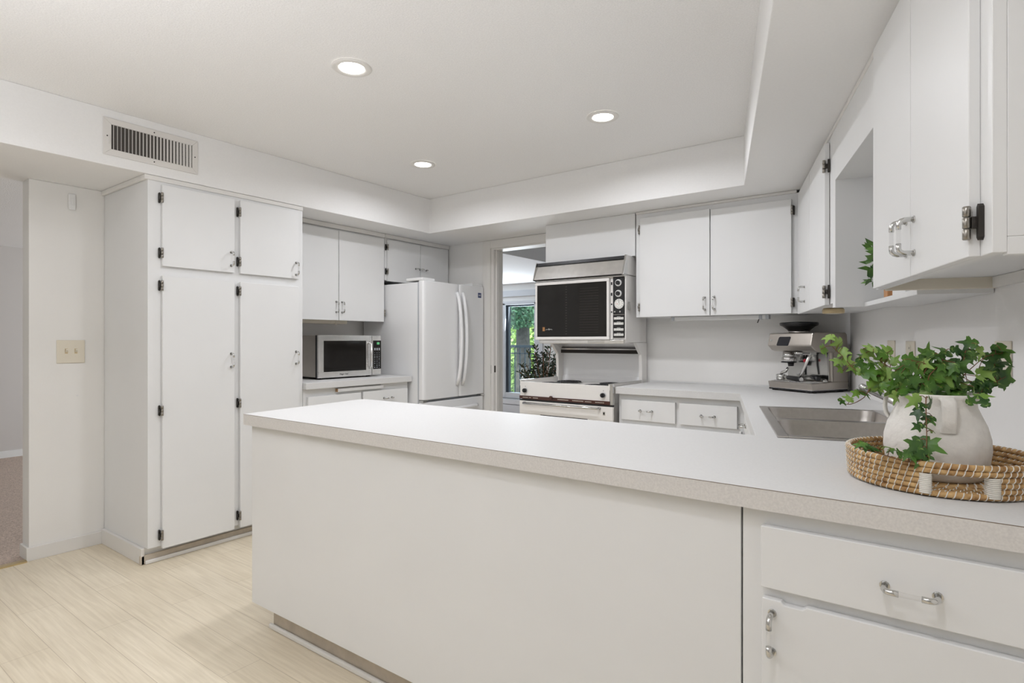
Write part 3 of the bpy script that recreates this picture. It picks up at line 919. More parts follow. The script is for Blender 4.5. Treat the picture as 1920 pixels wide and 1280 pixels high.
for z in (1.384, 1.347, 1.306, 1.269):
    row = MB()
    for k in range(5):
        row.box(-1.811 + k * .0146, -1.8 + k * .0146 + .0028, YO - .011, YO - .006, z - .008, z + .008, 0)
        row.box(-1.8055 + k * .0146, -1.8035 + k * .0146, YO - .0113, YO - .0109, z - .003, z + .003, 1)
    row.box(-1.79, -1.762, YO - .0064, YO - .0058, z + .011, z + .013, 0)
    row.build('key_row', [M_paper, M_dark], cpn)
MB().prism([(YO - .012, 1.206), (YO - .012, 1.232), (YO + .06, 1.232), (YO + .06, 1.206)], 0, RX0 + .02, RX1 - .008).build('lower_trim', M_steel, rg, .002)
MB().box(-2.02, -1.885, YO - .0135, YO - .011, 1.211, 1.228).build('name_plate', M_chrome, rg, .002)
# steel visor on top
vs_ = [(YO - .006, 1.690), (YO - .045, 1.694), (YO + .012, 1.802), (YO + .012, 1.8)]
MB().prism([(YO - .040, 1.692), (YO + .010, 1.800), (YO + .17, 1.826), (YO + .17, 1.692)], 0, RX0 - .012, RX1 - .008).build('visor', M_steel, rg, .001)
MB().prism([(YO + .003, 1.802), (YO + .006, 1.824), (YO + .18, 1.828), (YO + .18, 1.802)], 0, RX0 - .008, RX1 - .008).build('visor_vent', M_black, rg)
cap = [(YO - .047, 1.684), (YO + .004, 1.830), (YO + .022, 1.830), (YO + .022, 1.684)]
MB().prism(cap, 0, RX1 - .008, RX1 + .006).build('visor_cap', M_chrome, rg, .002)
MB().prism(cap, 0, RX0 - .018, RX0 - .012).build('visor_cap', M_chrome, rg, .001)
MB().prism([(YO + .022, 1.692), (YO + .022, 1.828), (4.05, 1.828), (4.05, 1.692)], 0, RX1 - .008, RX1 + .004).build('visor_side', M_enam, rg, .002)
MB().box(RX0 - .01, RX1 + .006, YO - .036, YO + .02, 1.6895, 1.6915).build('visor_edge', M_dark, rg)
MB().box(RX0 - .008, RX1 - .0, YO - .022, YO + .01, 1.676, 1.682).build('chrome_edge', M_chrome, rg, .001)
MB().box(RX1 + .004, RX1 + .012, YO + .03, YO + .05, 1.44, 1.50).build('side_latch', M_chrome, rg, .003)

# ================================================================== BACK WALL CUPBOARD AND BASE UNIT
T = face_back(3.78)
ub = thing('wall_cabinet', (-1.17, 3.78, 1.388), 'two-door white wall cupboard right of the upper oven', 'wall cabinet')
MB(T).box(-1.688, -.638, .002, .286, 1.392, 2.116).build('body', M_cab, ub, .0015)
door(T, ub, -1.652, -1.168, 1.392, 2.086, (-1.199, 1.471), True, (2.005, 1.462), -1)
door(T, ub, -1.162, -.682, 1.392, 2.080, (-1.138, 1.471), True, (2.012, 1.458), 1)
MB(T).box(-1.688, -.655, -.006, .015, 2.116, ZS - .001).build('top_moulding', M_trim, ub, .003)
ul = thing('under_cabinet_light', (-1.14, 3.86, 1.362), 'slim white strip lamp under the cupboard right of the oven', 'strip light')
MB().box(-1.44, -.84, 3.845, 3.885, 1.364, 1.391).build('housing', M_white, ul, .004)
for x in (-1.455, -.885, -.845):
    MB().box(x, x + .02, 3.84, 3.888, 1.363, 1.391).build('lamp_holder', M_frame, ul, .002)
MB().tube([(-.885, 3.85, 1.364), (-.893, 3.845, 1.340)], .003, 8).build('pull_switch', M_black, ul)

YBK = 3.515
T = face_back(YBK)
bk = thing('base_cabinet', (-1.3, YBK, 0), 'white base cabinet right of the range with two drawers', 'base cabinet')
MB(T).box(-1.692, -.70, .002, .545, .09, ZT - .046).box(-1.692, -.72, .06, .545, 0, .09).build('body', M_cab, bk, .0015)
door(T, bk, -1.666, -1.300, .705, .838, (-1.492, .772), False, (), name='drawer')
door(T, bk, -1.273, -.925, .705, .838, (-1.096, .769), False, (), name='drawer')
door(T, bk, -1.666, -1.300, .11, .675, (-1.33, .60), True)
door(T, bk, -1.273, -.925, .11, .675, (-1.245, .60), True)
MB(T).box(-.912, -.900, -.02, -.002, .66, .695).build('door_catch', M_white, bk, .003)

# ================================================================== RIGHT WALL CUPBOARDS
RF = .453
T = face_right(RF)          # u = -s
cc = thing('wall_cabinet', tuple(R3(3.2, RF, 1.385)), 'corner white wall cupboard on the right wall beside the open shelf', 'wall cabinet')
MB(T).box(-3.80, -2.77, .002, .296, 1.388, 2.116).build('body', M_cab, cc, .0015)
door(T, cc, -3.772, -3.312, 1.385, 2.098, None)
door(T, cc, -3.306, -2.842, 1.385, 2.098, None, True, (1.995, 1.443), 1)
dd = [c for c in cc.children if c.name.startswith('door')][0]
bow_handle(T, -3.47, 1.481, -.019, True, dd)
MB(T).box(-3.80, -2.77, -.004, .015, 2.116, ZS - .001).build('top_moulding', M_trim, cc, .003)
pk = thing('puck_light', tuple(R3(3.19, .525, 1.362)), 'flat brass lamp disc under the corner cupboard', 'lamp')
MB().lathe([(.046, 0), (.049, .004), (.049, .018), (.044, .0255)], tuple(R3(3.19, .525, 1.3615)), 28).build('housing', M_brass, pk)
MB().lathe([(.036, -.001), (.036, .002)], tuple(R3(3.19, .525, 1.3613)), 28).build('lens', M_ivory, pk)

# open shelf unit
osf = thing('open_shelf', tuple(R3(2.4, RF, 1.345)), 'open white shelf between the two right wall cupboards', 'shelf')
us0, us1 = -2.766, -2.046
o_ = MB(T)
o_.box(us0, us0 + .055, .0, .298, 1.368, 2.116)
o_.box(us0 + .055, us1, .0, .298, 1.900, 2.116)
o_.box(us0 + .055, us1, .286, .298, 1.386, 1.900)
o_.build('carcass', M_cab, osf, .0015)
MB(T).box(us0 + .055, us1, .107, .298, 1.368, 1.386).build('bottom_shelf', M_cab, osf, .0015)
MB(T).box(us0, us1, -.004, .012, 2.116, ZS - .001).build('top_moulding', M_trim, osf, .003)
# items on it
sp = thing('trailing_plant', tuple(R3(2.30, .62, 1.372)), 'small trailing green plant on the open shelf, half hidden by the near cupboard', 'plant')
pc = R3(2.40, .645, 0)
MB().lathe([(.035, 1.3865), (.045, 1.44), (.046, 1.445), (.04, 1.445)], tuple(pc), 20).build('pot', M_white, sp)
m_ = MB(); st = MB()
random.seed(21)
for k in range(46):
    r = random.uniform(.505, .60)
    s_ = 2.744 + 4.73 * (r - .58) - .03 - random.uniform(0, .16)
    p = R3(s_, r, random.uniform(1.455, 1.585))
    d = Vector((random.gauss(-.5, .8), random.gauss(.3, .8), random.gauss(0, .6))).normalized(); b_ = d.orthogonal().normalized(); s = random.uniform(.013, .021)
    m_.add([p, p + d * s + b_ * s * .75, p + d * 2.6 * s, p + d * s - b_ * s * .75], [(0, 1, 2, 3)])
    if k % 4 == 0:
        st.tube([Vector((pc.x, pc.y, 1.44)), p.lerp(Vector((pc.x, pc.y, 1.46)), .5) + Vector((0, 0, .03)), p], .0015, 5)
m_.build('foliage', M_ivy, sp); st.build('stem', M_stem, sp)
wbk = thing('wooden_block', tuple(R3(2.43, .585, 1.387)), 'small orange wooden block on the open shelf under the near cupboard', 'block')
MB(T).box(-2.455, -2.405, .115, .155, 1.3865, 1.437).build('block', M_wood, wbk, .004)
wbx = thing('white_box', tuple(R3(2.30, .60, 1.387)), 'white box on the open shelf beside the wooden block', 'box')
MB(T).box(-2.385, -2.23, .125, .175, 1.3865, 1.44).build('box', M_white, wbx, .004)

# near cupboard
nc = thing('wall_cabinet', tuple(R3(1.65, RF, 1.385)), 'large near white wall cupboard above the ivy pot', 'wall cabinet')
nb = MB(T)
nb.box(-2.040, -1.243, .022, .298, 1.413, 2.116)
nb.box(-2.040, -1.243, .0, .022, 1.385, 2.116)
nb.box(-1.262, -1.243, .022, .298, 1.381, 1.413)
nb.build('body', M_cab, nc, .0015)
MB(T).box(-2.040, -2.020, .022, .298, 1.381, 1.414).build('end_rail', M_ivory, nc, .002)
da = door(T, nc, -1.994, -1.637, 1.385, 2.105, (-1.665, 1.482), True, (), -1, hlen=.075)
db = door(T, nc, -1.632, -1.290, 1.385, 2.105, (-1.605, 1.478), True, (1.99, 1.447), 1, hlen=.062)
MB(T).box(-2.040, -1.243, -.004, .015, 2.116, ZS - .001).build('top_moulding', M_trim, nc, .003)

# ================================================================== PENINSULA, RIGHT BASE UNITS
YP = 1.30
T = face_back(YP)
pe = thing('peninsula_cabinet', (-1.3, YP, 0), 'long white panelled peninsula facing the plank floor', 'base cabinet')
MB(T).box(-2.322, -.336, 0, .62, .122, ZT - .046).build('panel', M_cab, pe, .0015)
MB(T).box(-2.27, -.336, .068, .60, 0, .122).build('toe_kick', M_toe, pe, .001)
MB(T).box(-2.285, -.336, .052, .068, 0, .022).build('quarter_round', M_trim, pe, .007, 3)
nr = thing('base_cabinet', (-.05, YP, 0), 'near white base cabinet with a wide drawer over a door, right of the peninsula panel', 'base cabinet')
xr = R3((1.30 - RN.y * (RW - .004)) / RD.y, RW - .004).x
xr2 = R3((1.92 - RN.y * (RW - .004)) / RD.y, RW - .004).x
MB().prism([(-.332, YP), (xr, YP), (xr2, 1.92), (-.332, 1.92)], 2, .10, ZT - .046).build('body', M_cab, nr, .0015)
MB().prism([(-.332, YP + .06), (xr - .03, YP + .06), (xr2, 1.92), (-.332, 1.92)], 2, 0, .10).build('toe_kick', M_toe, nr)
MB(T).box(-.298, xr - .012, -.001, .004, .862, ZT - .047).build('rail', M_cab, nr)
nd = MB(T).box(-.291, .325, -.019, -.0005, .7115, .8405).build('drawer', M_cab, nr, .002)
bow_handle(T, -.032, .770, -.019, False, nd)
dm = MB(T)
dm.prism([(-.289, .12), (.325, .12), (.325, .690), (-.205, .690), (-.211, .6835), (-.246, .6835), (-.252, .690), (-.289, .690)], 1, -.019, -.0005)
ndd = dm.build('door', M_cab, nr, .002)
bow_handle(T, -.2685, .6225, -.019, True, ndd)
T = face_right(.145)
sb = thing('base_cabinet', tuple(R3(2.8, .145, 0)), 'white sink base cabinet along the right wall', 'base cabinet')
MB(T).box(-3.49, -2.06, .002, .02, .09, ZT - .046).box(-3.49, -2.06, .06, .59, 0, .09).box(-3.49, -3.47, .02, .59, .09, ZT - .046).box(-2.085, -2.06, .02, .59, .09, ZT - .046).build('body', M_cab, sb, .0015)
for (a, c, hx) in ((-3.44, -2.96, -2.99), (-2.94, -2.46, -2.91), (-2.44, -2.10, -2.13)):
    door(T, sb, a, c, .11, .70, (hx, .62), True)
    door(T, sb, a, c, .73, .84, ((a + c) / 2, .785), False, name='drawer')

# ---- the continuous worktop with its sink cut-out
zt0 = ZT - .045


def on_r(r, y):
    return R3((y - RN.y * r) / RD.y, r)


e_near = on_r(.109, 1.975); e_far = on_r(.109, 3.478); w_back = on_r(RW - .002, YB - .002); w_near = on_r(RW - .002, 1.272)
arc = [(-2.425, 1.930), (-2.421, 1.951), (-2.408, 1.967), (-2.385, 1.9745)]
outline = [(-2.337, 1.272), (w_near.x, 1.272), (w_back.x, YB - .002), (-1.700, YB - .002), (-1.700, 3.478), (e_far.x, e_far.y), (e_near.x, e_near.y)] + arc[::-1]
hs = [R3(2.020, .192), R3(2.020, .662), R3(2.866, .662), R3(2.866, .192)]
bm = bmesh.new()


def loop(pts, z):
    vs = [bm.verts.new((p[0], p[1], z)) for p in pts]
    return vs, [bm.edges.new((vs[i], vs[(i + 1) % len(vs)])) for i in range(len(vs))]


vo, eo = loop(outline, ZT); vh, eh = loop([(p.x, p.y) for p in hs], ZT)
bmesh.ops.triangle_fill(bm, use_beauty=True, edges=eo + eh, normal=(0, 0, 1))
for f in bm.faces:
    if f.normal.z < 0: f.normal_flip()
top_faces = list(bm.faces)
bmesh.ops.dissolve_limit(bm, angle_limit=.01, verts=[], edges=[e for e in bm.edges if len(e.link_faces) == 2 and e not in eo and e not in eh])
top_faces = list(bm.faces)
ret = bmesh.ops.extrude_face_region(bm, geom=top_faces)
for v in [g for g in ret['geom'] if isinstance(g, bmesh.types.BMVert)]:
    v.co.z = zt0
bmesh.ops.recalc_face_normals(bm, faces=bm.faces)
me = bpy.data.meshes.new('worktop'); bm.to_mesh(me); bm.free()
me.materials.append(M_top)
wk = bpy.data.objects.new('worktop', me); COL.objects.link(wk)
tag(wk, 'long white laminate worktop wrapping the peninsula, the sink and the corner', 'worktop')
bv = wk.modifiers.new('bevel', 'BEVEL'); bv.width = .0015; bv.segments = 2; bv.limit_method = 'ANGLE'; bv.angle_limit = math.radians(40)
MB().prism([(-1.70, YB - .014), (w_back.x - .012, YB - .014), (w_back.x - .012, YB - .003), (-1.70, YB - .003)], 2, ZT - .0005, ZT + .013).build('back_lip', M_top, wk, .003)

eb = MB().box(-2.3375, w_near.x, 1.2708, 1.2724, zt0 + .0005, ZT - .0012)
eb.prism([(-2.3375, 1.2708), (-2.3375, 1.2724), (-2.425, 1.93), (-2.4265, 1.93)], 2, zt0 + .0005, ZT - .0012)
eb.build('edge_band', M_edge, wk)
MB().box(-2.3375, w_near.x, 1.2706, 1.2726, ZT - .0013, ZT - .0002).build('edge_seam', M_seam, wk)

# ---- double bowl sink, set into the worktop
T = face_right(0.0)
sk = thing('kitchen_sink', tuple(R3(2.44, .43, ZT)), 'double bowl stainless steel sink set in the white worktop', 'sink')
u0, u1, v0, v1 = -2.886, -2.000, .171, .683
bu = [(-2.852, -2.470), (-2.425, -2.030)]; bv0, bv1 = .205, .620
rim = MB(T)
def slab(a0, a1, c0, c1):
    rim.box(a0, a1, c0, c1, ZT + .0005, ZT + .006)
slab(u0, u1, v0, bv0); slab(u0, u1, bv1, v1)
slab(u0, bu[0][0], bv0, bv1); slab(bu[0][1], bu[1][0], bv0, bv1); slab(bu[1][1], u1, bv0, bv1)
rim.build('rim', M_sink, sk, .002)
for (a, c) in bu:
    bw_ = MB(T); n = 24; levels = [(0, 0.0, ZT + .005), (.004, 0, ZT - .02), (.02, 0, ZT - .13), (.04, 0, ZT - .155), (.08, 0, ZT - .165)]
    rings = []
    for (ins, _, z) in levels:
        ra = []
        x0, x1, y0_, y1_ = a + ins, c - ins, bv0 + ins, bv1 - ins
        rad = .05 if ins < .05 else .03
        for (cx, cy, st_) in ((x1 - rad, y1_ - rad, 0), (x0 + rad, y1_ - rad, 90), (x0 + rad, y0_ + rad, 180), (x1 - rad, y0_ + rad, 270)):
            for k in range(7):
                an = math.radians(st_ + k * 15)
                ra.append((cx + rad * math.cos(an), cy + rad * math.sin(an), z))
        rings.append(ra)
    vs = [p for rg_ in rings for p in rg_]; N = len(rings[0]); fs = []
    for i in range(len(rings) - 1):
        for k in range(N):
            k2 = (k + 1) % N
            fs.append((i * N + k2, i * N + k, (i + 1) * N + k, (i + 1) * N + k2))
    fs.append(tuple((len(rings) - 1) * N + k for k in range(N)))
    bw_.add(vs, fs, 0, True)
    # corner fillets between the square rim opening and the round bowl mouth
    for (cx, cy, st_) in ((c, bv1, 0), (a, bv1, 90), (a, bv0, 180), (c, bv0, 270)):
        sx = -1 if st_ in (0, 270) else 1; sy = -1 if st_ in (0, 90) else 1
        ccx, ccy = cx + sx * .05, cy + sy * .05
        arcp = [(ccx + .05 * math.cos(math.radians(st_ + k * 15)), ccy + .05 * math.sin(math.radians(st_ + k * 15)), ZT + .005) for k in range(7)]
        bw_.add([(cx, cy, ZT + .005)] + arcp, [(0, k + 1, k + 2) for k in range(6)], 0)
    bo = bw_.build('bowl', M_sink, sk)
    MB(T).lathe([(.042, ZT - .1645), (.040, ZT - .1625), (.02, ZT - .164), (.001, ZT - .164)], ((a + c) / 2, (bv0 + bv1) / 2, 0), 24).build('drain', M_chrome, bo)
fc = thing('kitchen_faucet', tuple(R3(2.44, .66, ZT + .006)), 'steel kitchen faucet behind the sink, half hidden by the ivy', 'faucet')
MB(T).lathe([(.030, 0), (.030, .006), (.024, .010), (.021, .045), (.017, .055)], (-2.235, .655, ZT + .0065), 24).build('base', M_steel, fc)
MB(T).tube([(-2.235, .655, ZT + .055), (-2.255, .643, ZT + .062), (-2.31, .605, ZT + .078), (-2.44, .513, ZT + .129)], [.014, .013, .0125, .0115], 14).build('spout', M_steel, fc)
MB(T).tube([(-2.438, .515, ZT + .128), (-2.462, .498, ZT + .1375), (-2.468, .494, ZT + .1385)], [.0118, .0115, .006], 14).build('spray_head', M_chrome, fc)
MB(T).tube([(-2.235, .655, ZT + .06), (-2.215, .668, ZT + .08), (-2.19, .672, ZT + .09)], [.008, .007, .006], 10).build('lever', M_chrome, fc)

# ---- outlets on the right wall
T = face_right(RW)
def plate(name, u0, u1, z0, z1, label, kind):
    t = thing(name, tuple(R3(-(u0 + u1) / 2, RW, z0)), label, 'outlet' if kind == 'o' else 'wall plate' if kind == 'b' else 'light switch')
    MB(T).box(u0, u1, -.006, -.0003, z0, z1).build('plate', M_ivory, t, .002)
    um = (u0 + u1) / 2
    if kind == 'o':
        for dz in (.032, .082):
            f = MB(T).disc((um, -.006, z0 + dz), (0, -1, 0), .0165, .002, 20).build('socket', M_ivory, t)
            for s in (-.006, .006):
                MB(T).box(um + s - .001, um + s + .001, -.0084, -.0078, z0 + dz - .001, z0 + dz + .008).build('slot', M_dark, f)
    elif kind == 's':
        MB(T).box(um - .005, um + .005, -.0066, -.006, z0 + .045, z0 + .068).build('toggle_slot', M_dark, t)
        MB(T).prism([(-.006, z0 + .05), (-.017, z0 + .062), (-.017, z0 + .068), (-.006, z0 + .066)], 0, um - .0045, um + .0045).build('toggle', M_ivory, t)
    else:
        for dz in (.02, .094):
            MB(T).disc((um, -.006, z0 + dz), (0, -1, 0), .003, .001, 8).build('screw', M_ivory, t)
    return t
plate('light_switch', -3.165, -3.05, 1.115, 1.229, 'ivory light switch plate nearest the espresso machine', 's')
plate('wall_outlet', -2.88, -2.765, 1.112, 1.226, 'ivory wall outlet above the left part of the ivy', 'o')
plate('blank_plate', -2.035, -1.94, 1.112, 1.228, 'plain ivory wall plate behind the right ivy leaves', 'b')
# ================================================================== ESPRESSO MACHINE
EO = Vector((-.833, 3.857, ZT + .0005))
T = frame(EO, (.863, -.503, 0), (.482, .876, 0))
es = thing('espresso_machine', tuple(T @ Vector((.157, .164, 0))), 'warm grey espresso machine with a black bean hopper in the counter corner', 'coffee machine')
WU = .313
prof = [(.0, .014), (.325, .014), (.318, .20), (.305, .355), (.0, .355)]
body = MB(T)
# stepped body: base tray, column, overhanging head
body.prism([(.006, .016), (.004, .030), (-.004, .056), (.10, .058), (.19, .062), (.325, .062), (.325, .016)], 0, 0, WU)
body.prism([(.175, .060), (.168, .24), (.322, .24), (.325, .060)], 0, .008, WU)
body.prism([(-.006, .278), (.012, .352), (.04, .356), (.300, .356), (.312, .345), (.322, .238), (.10, .238), (.055, .241), (.03, .248)], 0, .0, WU)
body.build('body', M_taupe, es, .006, 3)
MB(T).box(.004, WU - .004, .004, .322, .006, .016, 0).box(-.001, WU + .0012, .001, .3255, .0155, .0185, 1).build('base_band', [M_black, M_steel], es, .001)
for (u, v) in ((.03, .03), (.28, .03), (.03, .29), (.28, .29)):
    MB(T).tube([(u, v, 0), (u, v, .008)], .018, 14).build('foot', M_rubber, es)
MB(T).box(.012, WU - .012, .162, .176, .066, .236).build('chrome_splash', M_chrome, es, .001)
MB(T).box(WU - .001, WU + .0006, .185, .187, .065, .236).build('panel_seam', M_dark, es)
gr = MB(T).box(.018, WU - .018, .008, .158, .058, .061)
for k in range(12):
    gr.box(.03 + k * .022, .034 + k * .022, .014, .152, .061, .0625)
gr.build('drip_grate', M_steel, es)
# screen and power button on the sloping face
dz, dv = .074, .018
def onface(u, z, off):
    return (u, -.006 + (z - .278) * dv / dz - off, z)
pc_ = [(.076, .276), (.150, .276), (.157, .281), (.166, .326), (.160, .331), (.086, .331), (.079, .326), (.070, .281)]
scn = MB(T)
scn.add([onface(u, z, .0012) for u, z in pc_] + [onface(u, z, -.004) for u, z in pc_], [tuple(range(8))] + [(i, (i + 1) % 8, 8 + (i + 1) % 8, 8 + i) for i in range(8)])
scn.build('touch_screen', M_screen, es)
MB(T).disc(onface(.025, .309, 0), (0, -1, .24), .007, .003, 16).build('power_button', M_chrome, es)
# group head, portafilter, spout
gh = MB(T).lathe([(.036, .205), (.038, .212), (.034, .238)], (.085, .085, 0), 28).build('group_head', M_chrome, es)
MB(T).lathe([(.041, .176), (.044, .180), (.044, .202), (.040, .206)], (.085, .085, 0), 28, 0).lathe([(.045, .171), (.046, .178)], (.085, .085, 0), 28, 1).build('group_collar', [M_chrome, M_black], es)
MB(T).lathe([(.034, .224), (.036, .238)], (.175, .075, 0), 24).build('tamp_housing', M_chrome, es)
MB(T).lathe([(.016, .150), (.020, .172)], (.100, .085, 0), 18).build('brew_outlet', M_black, es)
pf = MB(T).lathe([(.026, .064), (.029, .066), (.031, .094), (.029, .096), (.027, .07)], (.040, .070, 0), 26, 0)
pf.tube([(.066, .068, .080), (.095, .062, .081)], .008, 12, 0).tube([(.040, .070, .096), (.044, .074, .108), (.066, .080, .116), (.080, .084, .140)], [.009, .010, .009, .007], 10, 0)
pfo = pf.build('portafilter', M_chrome, es)
MB(T).tube([(.093, .062, .081), (.105, .058, .080), (.215, .022, .076), (.225, .019, .076)], [.010, .014, .016, .013], 14).build('portafilter_handle', M_black, pfo)
MB(T).disc((.2255, .0188, .076), (1, -.33, -.04), .013, .004, 14).build('handle_cap', M_chrome, pfo)
# steam wand
MB(T).box(.205, .262, .055, .11, .222, .241).build('wand_mount', M_chrome, es, .003)
wd = MB(T).tube([(.238, .082, .224), (.232, .072, .20), (.205, .030, .070)], [.0085, .0085, .0075], 12, 0).build('steam_wand', M_steel, es)
MB(T).tube([(.205, .030, .070), (.204, .0285, .064)], .006, 10).build('wand_tip', M_black, wd)
MB(T).disc((.186, .105, .186), (0, -1, 0), .010, .006, 18).build('red_indicator', M_red, es)
MB(T).tube([(.19, .12, .236), (.185, .11, .16), (.19, .105, .10)], [.006, .007, .006], 10).build('hot_water_pipe', M_black, es)
jg = MB(T).tube([(.225, .12, .088), (.285, .095, .080)], [.012, .014], 12).build('tamper_handle', M_black, es)
MB(T).lathe([(.016, .0), (.016, .006), (.005, .016)], (.300, .128, .064), 16).build('wand_knob', M_chrome, es)
# hopper
hp_ = MB(T).lathe([(.058, .356), (.060, .366)], (.105, .15, 0), 36, 1).lathe([(.060, .366), (.066, .374), (.094, .396), (.104, .400)], (.105, .15, 0), 36, 0)
hp_.lathe([(.104, .400), (.110, .404), (.112, .416), (.108, .420), (.060, .423), (.001, .423)], (.105, .15, 0), 36, 0)
hp_.build('bean_hopper', [M_black, M_steel], es)
MB(T).tube([(-.008, .15, .409), (-.016, .15, .409)], .010, 12).build('lid_knob', M_black, es)
cd = MB(T).tube([(.255, .327, .075), (.268, .345, .085), (.285, .355, .07), (.290, .352, .03), (.27, .348, .006), (.20, .338, .006)], .0045, 8)
cdo = cd.build('power_cord', M_cord, es)

# ================================================================== SEAGRASS TRAY
TC = Vector((.010, 1.570, ZT)); TR = .1665
tr = thing('woven_tray', tuple(TC), 'round seagrass tray with white twine stitching under the ivy pot', 'tray')
RR = .0060; PITCH = .0112
G0, G1 = -97.0, -60.0          # the open grip in the near wall, in degrees; its twin is opposite


def in_gap(a, pad=0):
    a = (a + 360) % 360
    for g0 in (G0 % 360, (G0 + 180) % 360):
        if (a - g0) % 360 < (G1 - G0) - pad and (a - g0) % 360 > pad: return True
    return False


rope = MB(); twine = MB()


def coil_path(r, z, a0, a1, n):
    return [(TC.x + r * math.cos(math.radians(a0 + (a1 - a0) * k / n)), TC.y + r * math.sin(math.radians(a0 + (a1 - a0) * k / n)), z) for k in range(n + 1)]


def wrap(r, z, a, lean, rad=RR, th=.0011):
    """one slanted twine stitch round a coil"""
    pts = []
    for k in range(9):
        ph = math.radians(-150 + 300 * k / 8)
        aa = math.radians(a + lean * (k / 8 - .5))
        q = r + math.cos(ph) * (rad + .0002)
        pts.append((TC.x + q * math.cos(aa), TC.y + q * math.sin(aa), z + math.sin(ph) * (rad + .0002)))
    twine.tube(pts, th, 4, 0, False)


NW = 84
for row in range(6):
    z = TC.z + .0082 + row * PITCH
    r = TR + .0008 * row
    if row in (0, 4, 5):
        rope.tube(coil_path(r, z, 0, 360, 120), RR, 8, cap=False)
    else:
        rope.tube(coil_path(r, z, G1, G0 + 180, 60), RR, 8); rope.tube(coil_path(r, z, G1 + 180, G0 + 360, 60), RR, 8)
    for k in range(NW):
        a = k * 360 / NW + row * 1.2
        if row in (1, 2, 3) and in_gap(a): continue
        wrap(r, z, a, 3.2)
for k in range(14):                # flat coiled base
    r = TR - .011 - k * .0112
    if r < .012: break
    rope.tube(coil_path(r, TC.z + .0080, 0, 360, 72), RR * .95, 6, cap=False)
    nn = int(NW * r / TR * .75)
    for q in range(nn):
        wrap(r, TC.z + .0080, q * 360 / nn + k * 3, 4, RR * .95)
rope.build('coiled_rope', M_sea, tr)
tag(twine.build('stitching', M_twine, tr), None, None, None, 'stuff')
for g in (G0, G1, G0 + 180, G1 + 180):
    b = MB()
    for q in range(11):
        z = TC.z + .009 + q * .0036
        aa = math.radians(g); c_ = Vector((TC.x + TR * math.cos(aa), TC.y + TR * math.sin(aa), z)); t_ = Vector((-math.sin(aa), math.cos(aa), 0)); n_ = Vector((math.cos(aa), math.sin(aa), 0))
        loopp = [c_ + t_ * .0085 * sx + n_ * .0078 * sy for sx, sy in ((-1, -1), (-1, 1), (-.5, 1.12), (.5, 1.12), (1, 1), (1, -1), (-1, -1))]
        b.tube(loopp, .0019, 5)
    b.build('grip_binding', M_twine, tr)

# ================================================================== IVY IN A WHITE CERAMIC POT
PC = Vector((.006, 1.570, ZT + .0135))
iv = thing('potted_ivy', tuple(PC), 'trailing green ivy in a rough white ceramic jug on the woven tray', 'plant')
pp = [(.001, 0), (.080, 0), (.086, .006), (.093, .030), (.0975, .062), (.0965, .085), (.090, .112), (.079, .138), (.0735, .152), (.0725, .160), (.0765, .172), (.0785, .178), (.0770, .1815), (.0725, .181), (.068, .170), (.066, .150), (.066, .140)]
MB().lathe(pp, tuple(PC), 56, cap=False).build('pot', M_pot, iv)
pot = [c for c in iv.children][0]
for ang in (-77, 176):
    a = math.radians(ang); n_ = Vector((math.cos(a), math.sin(a), 0)); t_ = Vector((-math.sin(a), math.cos(a), 0))
    path = [(.075, .174), (.087, .175), (.096, .168), (.0995, .152), (.0995, .136), (.098, .120), (.093, .106)]
    if ang > 0:
        path = [(.075, .174), (.084, .175), (.091, .168), (.0935, .156), (.094, .144), (.092, .131), (.086, .121)]
    hb = MB(); rows = []
    for i, (r, z) in enumerate(path):
        p0 = path[max(i - 1, 0)]; p1 = path[min(i + 1, len(path) - 1)]
        d = Vector((p1[0] - p0[0], p1[1] - p0[1])).normalized(); nn = Vector((-d.y, d.x))
        hw = .0130; th = .0036
        sec = []
        for (sx, sn) in ((-1, .5), (-.7, 1), (.7, 1), (1, .5), (1, -.5), (.7, -1), (-.7, -1), (-1, -.5)):
            q = PC + n_ * (r + nn.x * th * sn) + Vector((0, 0, z + nn.y * th * sn)) + t_ * hw * sx
            sec.append(q)
        rows.append(sec)
    vs = [q for s in rows for q in s]; fs = []
    for i in range(len(rows) - 1):
        for k in range(8):
            fs.append((i * 8 + k, i * 8 + (k + 1) % 8, (i + 1) * 8 + (k + 1) % 8, (i + 1) * 8 + k))
    hb.add(vs, fs, 0, True)
    hb.build('handle', M_pot, pot)
MB().lathe([(.0665, .150), (.04, .154), (.001, .156)], tuple(PC), 28, cap=False).build('soil', M_soil, iv)
